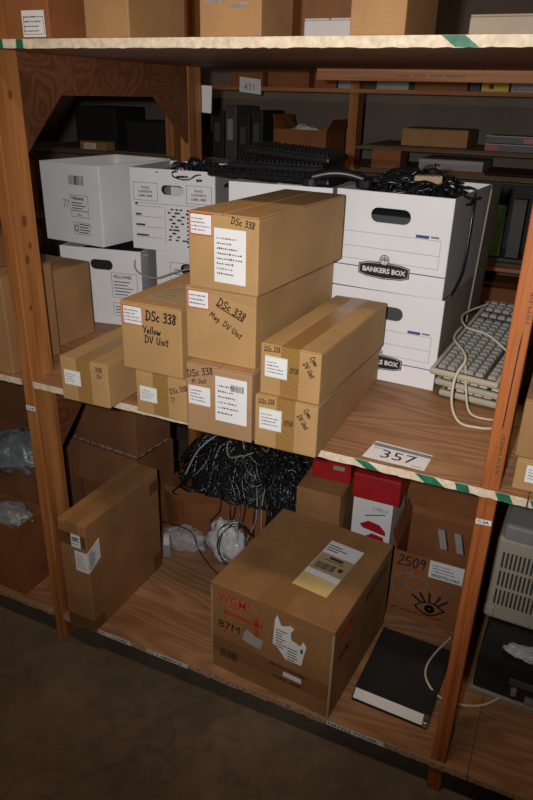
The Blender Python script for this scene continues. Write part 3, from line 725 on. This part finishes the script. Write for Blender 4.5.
# ------------------------------------------------------------------ bottom board
bN = carton('tall narrow brown carton standing on its edge behind the left stud', .026, -.016, Z1, .106, .385, .411, -.013, 'kraft_old', 'tape_clear')
RN = right(.106)
for u, v_, w_, h in ((-.001, .0, .055, .045), (.33, .33, .055, .045), (.335, .0, .05, .07)): MB().rect(RN, u, v_ + .002, w_, h, .0001, .0005).build('corner_tape', 'tape_dark', bN)
MB().rect(F, .002, .002, .103, .045, .0001, .0005).build('corner_tape', 'tape_dark', bN); MB().rect(F, .0, .325, .104, .045, .0001, .0005).build('corner_tape', 'tape_dark', bN)
paper(bN, F, .048, .322, .036, .048, seed=70, lines=3, d0=.0006, big_bar=(.15, .5, .6, .3))
wl = paper(bN, F, .057, .235, .049, .075, seed=71, lines=6, d0=.0006, name='wrapped_label'); wl['label'] = 'white label folded round the box corner'
MB().poly(RN, [(0, .235), (.058, .262), (.058, .335), (0, .312)], .0001, .0009).build('wrapped_label', 'white', bN)
bb = MB(); r = random.Random(3)
for i in range(7): bb.rect(RN, .006, .245 + i * .009 + .003, .040 * r.uniform(.5, 1), .003, .0010, .0012, .4)
bb.build('printed_lines', 'ink_soft', bN)

O = carton('large worn brown carton with red logo lettering and 87M, centre of the bottom board', .534, .036, Z1, .394, .441, .319, -.085, 'kraft_old', 'tape_clear', tw=.085)
printed(F, 'WGM!', .024, .262, .044, 'red_ink', O, .0006, name='red_logo', bold=.0003, sx=.86, shear=.05)
b = MB(); boxlines(b, F, .046, .150, .125, .103, .0030, .0001); b.rect(F, .066, .208, .09, .0014, .0001, .0003); b.rect(F, .148, .150, .014, .103, .0001, .0003); b.rect(F, .046, .222, .125, .012, .0001, .0003); b.build('orange_outline', 'orange_ink', O)
printed(F, '87M', .024, .164, .040, 'ink', O, .0004, sx=1.1)
b = MB(); r = random.Random(6); x_ = .032
while x_ < .092: ww = r.uniform(.001, .004); b.rect(F, x_, .052, ww, .032, .0001, .0003); x_ += ww + r.uniform(.001, .003)
b.build('barcode', 'ink', O)
printed(F, 'Machine Cartridge', .200, .108, .013, 'ink', O, .0002, bold=.0003, sx=1.2)
printed(F, 'CODE   00081', .212, .064, .013, 'ink', O, .0002, bold=.0003, sx=1.2)
MB().rect(F, .246, .083, .058, .017, .0004, .0007).build('sticker', 'white', O)
tn = MB().poly(F, [(.108, .152), (.128, .146), (.170, .142), (.178, .178), (.150, .184), (.124, .196), (.114, .180)], .0006, .0010).build('torn_label', 'grey_shade_card', O)
tn['label'] = 'half peeled paper label'
F2_ = frame((.012, 0, .004), (1, 0, 0), (0, 0, 1.04))
F2_ = (F2_[0], F2_[1], F2_[2], Vector((0, -1, 0)))
t2 = MB().poly(F2_, [(.197, .178), (.215, .168), (.240, .140), (.290, .142), (.295, .176), (.302, .212), (.292, .226), (.282, .206), (.268, .212), (.256, .214), (.252, .238), (.262, .256), (.250, .262), (.236, .254), (.222, .250), (.208, .282), (.202, .262)], .0006, .0012).build('torn_label', 'white', O)
b = MB(); r = random.Random(8)
for i in range(7): b.rect(F, .218, .184 + i * .010, .02 + .016 * r.random(), .003, .0012, .0014)
for i in range(5): b.rect(F, .257, .154 + i * .010, .02 + .02 * r.random(), .003, .0012, .0014)
b.rect(F, .297, .196, .007, .016, .0012, .0014)
b.build('printed_lines', 'ink_soft', t2)
TO = top(.319)
lb = paper(O, TO, .205, .115, .112, .245, 'white', seed=80, lines=0, d0=.0006, rot=-.06, name='courier_label')
MB().rect(TO, .2055, .113, .112, .068, .0010, .0012, -.06).build('label_foot', 'yellow_paper', lb)
MB().rect(TO, .212, .205, .112, .088, .0010, .0012, -.06).build('label_band', 'tan_paper', lb)
b = MB(); r = random.Random(5); x_ = .225
while x_ < .285: ww = r.uniform(.001, .004); b.rect(TO, x_, .215, ww, .030, .0012, .0014, -.06); x_ += ww + r.uniform(.001, .003)
b.rect(TO, .296, .226, .014, .016, .0012, .0014, -.06)
for i in range(3): b.rect(TO, .222, .310 + i * .012, .04 + .03 * r.random(), .004, .0010, .0013, -.06)
b.rect(TO, .235, .262, .07, .003, .0012, .0014, -.06); b.rect(TO, .25, .27, .045, .012, .0012, .0014, -.06)
b.build('printed_lines', 'ink_soft', lb)
RO = right(.394)
printed(RO, 'WGM!', .03, .255, .040, 'red_ink', O, .0002, name='red_logo', bold=.002); printed(RO, '87M', .05, .175, .034, 'ink_soft', O, .0002, bold=.001)
b = MB(); r = random.Random(12); x_ = .22
while x_ < .40: ww = r.uniform(.003, .009); b.rect(RO, x_, .245, ww, .034, .0001, .0003); x_ += ww + r.uniform(.002, .006)
b.build('barcode', 'ink_soft', O)
MB().rect(F, -.0002, .004, .005, .30, .0001, .0008).build('frayed_tape_edge', 'tan_paper', O); MB().rect(F, .388, .004, .006, .30, .0001, .0008).build('frayed_tape_edge', 'tan_paper', O)
MB().rect(F, .001, .292, .392, .024, .0001, .0006).build('edge_tape', 'tape_clear', O)
MB().rect(F, .006, .060, .381, .062, .00005, .00012).build('cross_tape', 'tape_low', O)

# flat black unit with pale strip
lp = thing('flat_computer_unit', 'flat black computer unit with a pale front strip, right of the large worn carton', 'computer', (.965, .095, Z1 + .0004), -.035)
MB().box((0, 0, 0), (.222, .30, .006)).build('base', 'black_matt', lp, bevel=.001)
MB().poly(frame((0, 0, 0), (0, 1, 0), (0, 0, 1)), [(0, .006), (.30, .006), (.30, .028), (.026, .028), (0, .010)], 0, .222).build('housing', 'black_matt', lp, bevel=.001)
MB().poly(frame((0, 0, .010), (1, 0, 0), (0, .822, .569)), [(.004, .001), (.206, .001), (.206, .030), (.004, .030)], .0002, .0012).build('front_strip', 'white', lp)
MB().box((.208, -.003, .008), (.222, .012, .026)).build('latch', 'metal', lp, bevel=.003)
cable_obj('cable', 'cream lead curling round the foot of the orange stud on the bottom board', [(1.185, .44, .150), (1.150, .34, .150), (1.140, .27, .150), (1.158, .22, .149), (1.200, .205, .128), (1.26, .215, Z1 + .004), (1.32, .245, Z1 + .004), (1.372, .31, Z1 + .006)], .0036, 'cream_cable')

# X : open box with drawn eye
def open_box(label, x, y, z, w_, d, h, yaw, m, flaps=(), k=.004, name='cardboard_box', inner=None):
    t = thing(name, label, 'box', (x, y, z + .0004), yaw)
    b = MB(); b.box((0, 0, 0), (w_, k, h)).box((0, d - k, 0), (w_, d, h)).box((0, k, 0), (k, d - k, h)).box((w_ - k, k, 0), (w_, d - k, h)).box((k, k, 0), (w_ - k, d - k, k))
    b.build('body', m, t)
    for side, ln, ang in flaps:      # ang: 0 = upright, + leans outward
        c, s = math.cos(ang), math.sin(ang)
        if side == 'front': fr = frame((0, 0, h), (1, 0, 0), (0, -s, c)); L_ = w_
        if side == 'back': fr = frame((0, d - k, h), (1, 0, 0), (0, s, c)); L_ = w_
        if side == 'left': fr = frame((k, 0, h), (0, 1, 0), (-s, 0, c)); L_ = d
        if side == 'right': fr = frame((w_ - k, 0, h), (0, 1, 0), (s, 0, c)); L_ = d
        MB().poly(fr, [(.002, .001), (L_ - .002, .001), (L_ - .008, ln), (.008, ln)], 0, .0035).build('flap', m, t)
    return t
X = open_box('open brown carton with a pen-drawn eye and curves on its front', .958, .50, Z1, .235, .24, .262, .012, 'kraft_red', flaps=(('left', .06, .35), ('back', .03, .3)))
handwriting(F, '2509', .016, .212, .038, X, 'ink_soft', lw=.13, sx=1.0)
b = MB()
def ell(cx, cz, a, c_, w_, t0=0, t1=2 * math.pi, rot=0):
    p = []
    for i in range(25):
        t = t0 + (t1 - t0) * i / 24; x_, y_ = a * math.cos(t), c_ * math.sin(t)
        p.append((cx + x_ * math.cos(rot) - y_ * math.sin(rot), cz + x_ * math.sin(rot) + y_ * math.cos(rot)))
    b.ribbon(F, p, w_, .0001, .0003)
ell(.080, .130, .075, .060, .006, math.pi * .55, math.pi * 1.75); ell(.085, .150, .036, .030, .005); ell(.13, .150, .060, .055, .006, -1.2, 1.2)
b.build('pen_curves', 'grey_ink', X); b = MB()
p1 = [(.090, .062), (.115, .084), (.150, .088), (.185, .070)]; p2 = [(.090, .062), (.118, .042), (.150, .042), (.185, .070)]
for p in (p1, p2): b.ribbon(F, [(q.x, q.y) for q in spline([(a, c_, 0) for a, c_ in p], 5)], .006, .0001, .0003)
ell(.138, .064, .010, .010, .013)
for a in (2.45, 2.05, 1.65, 1.2, .85): b.ribbon(F, [(.138 + .036 * math.cos(a) * 1.2, .064 + .032 * math.sin(a)), (.138 + .066 * math.cos(a) * 1.2, .064 + .062 * math.sin(a))], .008, .0001, .0003)
b.build('drawn_eye', 'ink', X)
b = MB(); r = random.Random(2); x_ = .012
while x_ < .17: ww = r.uniform(.006, .014); b.rect(F, x_, .026 + .004 * r.random(), ww, .007, .0001, .0003); x_ += ww + r.uniform(.002, .008)
b.build('stencil_text', 'ink_soft', X)
paper(X, F, .118, .192, .108, .066, 'white', seed=90, lines=4, big_bar=(.1, .08, .8, .16), name='shipping_label')
for px_, lab in ((.125, 'grey foam strip in the open carton, the one nearer the red box'), (.180, 'grey foam strip in the open carton, the one nearer the orange stud')):
    fo = MB().poly(frame((.958 + px_, .66, Z1 + .20), (1, 0, 0), (-.25, .3, 1)), [(0, 0), (.024, 0), (.020, .065), (-.004, .065)], -.010, .010).build('foam_strip', 'foam', bevel=.003)
    tag(fo, lab, 'packing', 'foam strips in the open carton')
W = carton('tall dark brown carton at the back of the bottom board beside the orange stud', .925, .775, Z1, .27, .195, .53, 0, 'kraft_red', 'tape_dark')
# V white box, U red box, S kraft box, T red box
V = carton('white carton with green and red print under a red box', .783, .585, Z1, .138, .18, .372, -.02, 'white', bev=.0015)
MB().poly(F, [(.045, .300), (.115, .322), (.115, .326), (.045, .304)], .0001, .0004).build('green_print', 'green', V)
printed(F, 'Office', .070, .328, .022, 'grey_ink', V, .0001, rot=.1)
MB().poly(F, [(.030, .265), (.060, .285), (.100, .278), (.122, .255), (.122, .240), (.040, .252)], .0001, .0004).build('red_print', 'red', V)
MB().poly(F, [(.045, .215), (.075, .238), (.115, .232), (.122, .205), (.06, .205)], .0001, .0004).build('red_print', 'red', V)
U = carton('red box sitting on the white carton below the numbered tag', .780, .570, Z1 + .373, .160, .19, .095, .02, 'red', bev=.003)
S = carton('small plain brown carton behind the large worn carton, red box on it', .600, .515, Z1, .158, .20, .392, .02, 'kraft_old')
T = carton('red box with a grey label on the small brown carton', .622, .600, Z1 + .393, .138, .16, .085, .05, 'red', bev=.003)
MB().rect(F, .075, .045, .040, .016, .0001, .0005).build('label', 'grey', T)

# Q boxes behind the slim carton
Q1 = open_box('open dark brown carton, lower of two behind the tall narrow carton', -.385, .474, Z1, .39, .21, .372, -.09, 'kraft_dark', flaps=(('front', .13, 2.75),))
Q2 = carton('dark brown carton, upper of two behind the tall narrow carton, torn tape along its foot', -.385, .478, Z1 + .374, .385, .20, .345, -.09, 'kraft_dark')
b = MB(); r = random.Random(17); x_ = .03
while x_ < .37:
    ww = r.uniform(.004, .02); b.poly(F, [(x_, .001 + r.uniform(0, .006)), (x_ + ww, .001 + r.uniform(0, .006)), (x_ + ww * .9, .010 + r.uniform(0, .007)), (x_ + ww * .2, .007 + r.uniform(0, .006))], .0002, .0012); x_ += ww * r.uniform(.9, 2.0)
b.build('torn_tape', 'grey', Q2, kind='stuff'); b = MB()
for i in range(4): u = .02 + i * .045; b.rect(right(.385), u, .002, r.uniform(.012, .03), .007, .0002, .0012)
b.build('torn_tape', 'grey', Q2, kind='stuff')
# cable box
CB = open_box('low open carton overflowing with black cables at the back', .012, .585, Z1, .50, .36, .195, .03, 'kraft_red')
fp = []
for i in range(9): fp.append((.02 + i * .03, .585 - .010 - .05 * math.sin(i / 8 * math.pi)))
b = MB()
for (a, c_) in zip(fp, fp[1:]): b.quad((a[0], a[1], .30), (c_[0], c_[1], .30), (c_[0], c_[1] + .01, Z1 + .03), (a[0], a[1] + .01, Z1 + .03))
ob = b.build('bulging_flap', 'kraft_red'); ob.parent = CB; ob.matrix_parent_inverse = (Matrix.Translation(CB.location) @ Matrix.Rotation(.03, 4, 'Z')).inverted()
sm_ = ob.modifiers.new('thick', 'SOLIDIFY'); sm_.thickness = .003
ch = heap('cable_heap', 'great tangle of black cables heaped in the open carton at the back', .272, .760, Z1 + .185, .245, .185, .24, 270, 'cable', 31, r=.0036)
mound(.262, .765, Z1 + .15, .225, .155, .22, 'black_matt', ch, 'packed_cables')
gc = heap('grey_cables', 'pale grey leads winding over the heap', .272, .760, Z1 + .20, .22, .165, .265, 14, 'grey_cable', 77, r=.0026, rmin=.05)
gc.parent = ch; del gc['category']
ov = heap('cable_tangle', 'black cables spilling over behind the large worn carton', .520, .645, Z1 + .01, .075, .10, .33, 80, 'cable', 41, r=.0034, rmax=.05)
mound(.520, .65, Z1 + .001, .068, .085, .28, 'black_matt', ov, 'packed_cables')
cable_obj('cable', 'pale grey cable arching over the top of the black heap', [(.13, .56, .40), (.17, .60, .50), (.24, .66, .56), (.30, .68, .55), (.33, .66, .50)], .0035, 'grey_cable')
cable_obj('cable', 'black lead trailing across the board in front of the plastic bags', [(.06, .50, .20), (.10, .46, .235), (.20, .47, .22), (.25, .45, .16), (.33, .42, .12), (.41, .40, .12), (.47, .42, .13)], .0022, 'cable')
for i in range(5):
    a = i * .7; cx, cy, cz = .36 + .015 * i, .50 - .01 * i, .21 + .012 * math.sin(a * 3)
    p = [(cx + (.055 + .008 * i) * math.cos(t * math.pi / 5 + a), cy + .02 * math.sin(t * math.pi / 5 * 2 + a), cz + (.075 + .006 * i) * math.sin(t * math.pi / 5 + a)) for t in range(10)]
    cable_obj('cable_loop', 'thin black lead looped over the silvery bag', p, .0018, 'cable', group='thin leads looped over the silvery bag', n=5)
M['silver'].node_tree.nodes['Principled BSDF'].inputs['Roughness'].default_value = .1
for i, (x0, x1, yb, zb) in enumerate(((.27, .30, .500, .20), (.33, .34, .480, .16), (.37, .40, .485, .14), (.42, .43, .500, .16), (.46, .47, .510, .13))):
    cable_obj('hanging_lead', ('leftmost black lead hanging from the cable carton over the silvery bag', 'second hanging lead from the left, looping low over the silvery bag', 'middle hanging lead, brushing the board beside the silvery bag', 'fourth hanging lead, right of the silvery bag', 'rightmost lead hanging from the heap beside the worn carton')[i],
        [(x0 - .03, .64, .385), (x0, .585, .36), (x0 + .012, .552, .29), (x0 - .01, yb + .02, zb + .05), (x1 - .02, yb, zb), (x1 + .02, yb, zb - .01), (x1 + .035, yb + .03, zb + .06), (x1 + .02, .56, .30), (x1 + .01, .588, .345), (x1, .63, .38)], .0024, 'cable' if i != 3 else 'grey_cable', group='leads hanging from the cable carton')
def bag(name, label, cx, cy, z0, rx, ry, rz, m, seed):
    b = MB(); n, k = 48, 26
    for j in range(k + 1):
        t = -math.pi / 2 + math.pi * j / k
        for i in range(n):
            a = 2 * math.pi * i / n
            d = Vector((math.cos(t) * math.cos(a), math.cos(t) * math.sin(a), math.sin(t)))
            f = 1 + .30 * noise.noise(d * 2.6 + Vector((seed, 0, 0))) + .22 * abs(noise.noise(d * 6 + Vector((seed, 3, 0))))
            p = Vector((d.x * rx, d.y * ry, d.z * rz)) * f
            b.v.append((cx + p.x, cy + p.y, max(z0 + rz * .85 + p.z, z0 + .001)))
    for j in range(k):
        for i in range(n): b.f.append([j * n + i, j * n + (i + 1) % n, (j + 1) * n + (i + 1) % n, (j + 1) * n + i])
    o = b.build(name, m, smooth=True); return tag(o, label, 'bag')
bag('plastic_bag', 'clear crumpled plastic bag beside the tall narrow carton', .155, .50, Z1, .085, .05, .045, 'clear', 2)
bag('plastic_bag', 'silvery crumpled plastic bag in front of the cable carton', .330, .515, Z1, .070, .05, .085, 'silver', 6)
pa = thing('power_adapter', 'small white power adapter standing beside the tall narrow carton', 'adapter', (.118, .405, Z1 + .0004), .5)
MB().box((0, 0, 0), (.030, .024, .075)).build('body', 'grey', pa, bevel=.004)
MB().box((.004, -.006, .06), (.026, .030, .095)).build('plug_block', 'white', pa, bevel=.003)
for xx in (.009, .019): MB().box((xx, .008, .095), (xx + .003, .014, .110)).build('prong', 'metal', pa)

# left neighbour bay, bottom board
lb1 = open_box('brown carton with plastic sheeting inside, foremost at the left edge', -.55, .02, Z1, .355, .14, .275, 0, 'kraft_red', flaps=())
bag('plastic_sheeting', 'bluish plastic sheeting poking out of the left edge carton', -.30, .095, Z1 + .225, .09, .05, .035, 'clearblue', 9)
lb2 = open_box('dark brown carton behind the left edge carton with clear wrap on top', -.62, .19, Z1, .36, .24, .40, 0, 'kraft_dark', flaps=())
bag('plastic_wrap', 'pale crumpled plastic wrap heaped on the dark carton at the left edge', -.37, .26, Z1 + .34, .13, .08, .075, 'clearblue', 12)
lb3 = carton('dark brown carton at the back of the left neighbouring bay', -.80, .50, Z1, .36, .3, .62, 0, 'kraft_dark')

# right neighbour bay, bottom board : black computer and vented printer
pc = thing('desktop_computer', 'black desktop computer lying flat right of the orange stud', 'computer', (1.272, .288, Z1 + .0004), -.03)
MB().box((0, 0, 0), (.42, .42, .012)).build('chassis_tray', 'grey', pc, bevel=.002)
MB().box((.004, .006, .012), (.416, .416, .138)).build('case', 'black', pc, bevel=.005)
MB().box((.10, .0, .07), (.25, .007, .092)).build('drive_bay', 'dark_grey', pc, bevel=.002); MB().box((.11, -.003, .035), (.125, .007, .050)).build('socket', 'metal', pc)
MB().box((.15, -.001, .02), (.18, .006, .035)).build('port', 'metal', pc)
bg = bag('plastic_bag', 'small shiny clear bag lying on the black computer', 1.40, .34, Z1 + .139, .055, .025, .014, 'silver', 17)
pp = thing('printer', 'beige machine with rows of vent slots, on the black computer', 'printer', (1.262, .46, Z1 + .1395), -.03)
MB().box((0, 0, 0), (.40, .24, .30)).build('housing', 'beige', pp, bevel=.012, seg=3)
MB().box((.012, .002, .255), (.388, .238, .345)).build('upper_cover', 'grey', pp, bevel=.010, seg=2)
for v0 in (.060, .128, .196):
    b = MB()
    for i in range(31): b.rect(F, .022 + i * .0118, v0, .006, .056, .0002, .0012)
    b.build('vent_slots', 'slot_shade', pp, kind='stuff')
MB().box((.0, -.012, .02), (.03, .004, .055)).build('hinge', 'beige', pp, bevel=.004)

# ------------------------------------------------------------------ top board
def tb(label, x0, x1, y0, y1, h, m, **kw): return carton(label, x0, y0, Z3, x1 - x0, y1 - y0, h, 0, m, **kw)
t1 = tb('dark brown carton at the left end of the top board with a white label', .030, .156, .015, .20, .26, 'kraft_red')
paper(t1, F, .050, .004, .064, .052, seed=100, lines=4, name='shipping_label'); b = MB(); boxlines(b, F, .054, .009, .056, .034, .001, .0006); b.build('label_border', 'ink', t1)
t2 = tb('paler brown carton beside the dark one on the top board', .253, .367, .015, .24, .24, 'kraft_dull')
t3 = tb('brown carton with faded blue print near the middle of the top board', .536, .672, .015, .17, .24, 'kraft_dull')
for u_, v_, w_ in ((.012, .058, .045), (.018, .074, .030), (.070, .050, .040)): MB().poly(F, [(u_, v_), (u_ + w_, v_ + .003), (u_ + w_ * .9, v_ + .010), (u_ + .004, v_ + .008)], .0001, .0003).build('faded_print', 'blue_faded', t3)
t5 = tb('brown carton with blue lettering at the right of the top board', .850, .953, .015, .26, .22, 'kraft_dull')
printed(F, 'Columbia', .012, .080, .022, 'blue_ink', t5, .0001, bold=.0008)
t4 = tb('low grey box lying between cartons on the top board', .742, .846, .06, .26, .034, 'grey_shade_card')
t42 = tb('small tan box behind the low grey box on the top board', .775, .835, .28, .40, .066, 'kraft_dull')
t6 = tb('flat grey-brown box at the right end of the top board', 1.061, 1.35, .03, .28, .032, 'side_card')
t7 = tb('dark carton deep at the back of the top board', .35, .75, .60, .90, .20, 'kraft_dark')

# ------------------------------------------------------------------ rear rack
Y = 2.10
r2 = thing('shelving_rack', 'second timber rack far behind across the rear aisle', 'shelving')
for x in (-2.0, -.895, .165, 1.235, 2.3):
    MB().box((x, Y, 0), (x + .045, Y + .089, 2.4)).build('post', 'post', r2, bevel=.002)
def rbs(x0, x1, zt, th=.018, m='far_wood'):   # board notched behind the posts' face
    b = MB().box((x0, Y + .0895, zt - th), (x1, Y + .62, zt)); o = b.build('shelf_board', 'far_wood', r2)
    MB().box((x0, Y - .019, zt - th), (x1, Y - .0005, zt)).build('edge_strip', m, o); return o
Zr = {'top': 1.752, 'mid': 1.497, 'low': 1.388, 'tab': .982, 'bot': .50}
rbs(-2.0, 2.3, Zr['top'], m='beam'); rbs(.215, 1.23, Zr['mid'], .012); rbs(-2.0, .16, Zr['low']); rbs(.215, 1.23, Zr['low'], .010); rbs(-2.0, 2.3, Zr['tab'], m='beam'); rbs(-2.0, 2.3, Zr['bot'])
tg2 = MB().poly(frame((0, Y - .021, 0), (1, 0, 0), (0, 0, 1)), [(-.424, 1.727), (-.302, 1.715), (-.304, 1.785), (-.424, 1.797)], 0, .0008).build('lot_tag', 'white'); tag(tg2, 'pale numbered tag hanging from the far rack top board', 'tag')
printed(frame((0, Y - .0218, 0), (1, 0, 0), (0, 0, 1)), '431', -.40, 1.735, .045, 'grey_ink', tg2, 0)
def rc(label, x0, x1, z, h, m, y0=.12, d=.3, **kw): return carton(label, x0, Y + y0, z, x1 - x0, d, h, 0, m, **kw)
rc('orange-brown carton on the far top board left of the tag', -.55, -.36, Zr['top'], .075, 'kraft_red')
rc('long orange-brown carton on the far top board behind the tag', -.33, -.10, Zr['top'], .08, 'kraft_red')
rc('orange-brown carton on the far top board right of a black gap', -.07, .05, Zr['top'], .08, 'kraft_red')
rc('grey-white box on the far top board left of the far stud', .06, .20, Zr['top'], .06, 'grey_shade_card')
rc('grey box with a round mark on the far top board right of the far stud', .26, .42, Zr['top'], .07, 'grey_shade_card')
rc('low brown carton on the far top board near the yellow box', .45, .70, Zr['top'], .06, 'kraft_red')
rc('dark blue box on the far top board beside the yellow box', .708, .757, Zr['top'], .06, 'blue_dark')
yb = rc('bright yellow box on the far top board', .762, .885, Zr['top'], .045, 'yellow'); MB().rect(F, .035, .012, .022, .020, .0001, .0004).build('dark_print', 'ink', yb)
gb = rc('pale grey labelled box on the far top board right of the yellow box', .895, 1.02, Zr['top'], .05, 'grey_shade_card'); 
b = MB(); boxlines(b, F, .012, .010, .09, .030, .003); b.build('printed_border', 'ink_soft', gb)
rc('wide dull carton on the far shelf behind the file boxes', .39, .72, Zr['mid'], .082, 'kraft_dull', y0=.20)
for i, (z_, mm, lab) in enumerate(((0, 'dark_grey', 'dark tray on the far shelf, lower of two, red corner'), (.036, 'dark_grey', 'dark tray on the far shelf, upper of two, red corner'))):
    q = thing('equipment_tray', lab, 'tray', (.82, Y + .10, Zr['mid'] + z_ + .0005), 0)
    MB().box((0, 0, 0), (.33, .25, .030)).build('body', mm, q, bevel=.002); MB().rect(F, .0 if i == 0 else .17, .004, .06, .022, .0002, .001).build('red_label', 'red', q); MB().box((0, -.004, .029), (.33, .0, .034)).build('rim', 'grey', q)
rc('long pale flat box under the far shelf, behind the file boxes', .515, .825, Zr['low'] + .012, .047, 'grey_shade_card', y0=.10)
rc('dark carton carrying the long pale flat box', .50, .84, Zr['low'], .0115, 'kraft_dark', y0=.09)
rc('orange-brown carton right of the far stud', .27, .42, Zr['low'], .098, 'kraft_red', y0=.10, d=.15)
rc('grey upright carton in shadow right of the far stud', .245, .33, Zr['low'], .095, 'grey_shade_card', y0=.30)
ob_ = open_box('open carton holding crumpled clear bags left of the far stud', -.285, Y + .11, Zr['low'], .30, .30, .165, 0, 'kraft_red', flaps=(('right', .06, .5), ('left', .07, .2)))
bag('plastic_bag', 'crumpled clear bag inside the open carton left of the far stud', -.15, Y + .22, Zr['low'] + .05, .10, .07, .07, 'silver', 21)
for i, (x_, h_, mm) in enumerate(((-.66, .24, 'black_matt'), (-.58, .27, 'dark_grey'), (-.50, .22, 'black_matt'), (-.42, .25, 'black_matt'))):
    q = thing('equipment_case', ('black upright case, leftmost on the far shelf below the tag', 'dark grey upright case with pale spine below the tag', 'lower black upright case below the tag', 'black upright case nearest the open carton')[i], 'case', (x_, Y + .11, Zr['low'] + .0005), 0)
    MB().box((0, 0, 0), (.07, .28, h_)).build('body', mm, q, bevel=.004); MB().rect(F, .015, h_ * .35, .035, h_ * .4, .0002, .001).build('spine_label', 'grey' if i == 1 else 'dark_grey', q)
for i, (x_, w_, h_, mm) in enumerate(((-1.25, .26, .17, 'black_matt'), (-.98, .08, .26, 'dark_grey'), (-1.62, .3, .24, 'black_matt'), (-.84, .15, .12, 'black_matt'))):
    rc(('black case on the far shelf seen through the opening beside the left stud', 'grey upright box beside the far left stud', 'black box far left on the far shelf', 'low black box right of the far left stud')[i], x_, x_ + w_, Zr['low'], h_, mm)
fb = rc('small tan carton with a pale label on the far shelf seen beside the left stud', -1.52, -1.33, Zr['low'], .05, 'kraft_dull', y0=.02, d=.09)
paper(fb, F, .03, .008, .09, .032, seed=120, lines=2)
eq = thing('open_computer', 'opened computer chassis with green circuit board on the far table-height shelf', 'computer', (.70, Y + .12, Zr['tab'] + .0005), 0)
MB().box((0, .02, 0), (.50, .30, .012)).build('base', 'dark_grey', eq)
MB().box((0, .28, .012), (.50, .30, .34)).build('back_panel', 'black_matt', eq)
for x_ in (0, .12, .38, .49): MB().box((x_, .02, .012), (x_ + .010, .28, .34)).build('bracket', 'black', eq)
MB().box((.205, .03, .02), (.26, .045, .27)).build('circuit_board', 'pcb', eq)
MB().box((.29, .03, .02), (.35, .10, .30)).build('drive_cage', 'dark_grey', eq); MB().box((.145, .03, .02), (.155, .05, .22)).build('card_bracket', 'grey', eq)
rc('black box beside the opened computer chassis on the far shelf', .25, .66, Zr['tab'], .33, 'black_matt')
rc('brown carton on the lowest visible far shelf, below the opened computer', .80, 1.15, Zr['bot'], .35, 'kraft_red')
rc('dark carton left on the lowest visible far shelf', .25, .72, Zr['bot'], .34, 'kraft_dark')
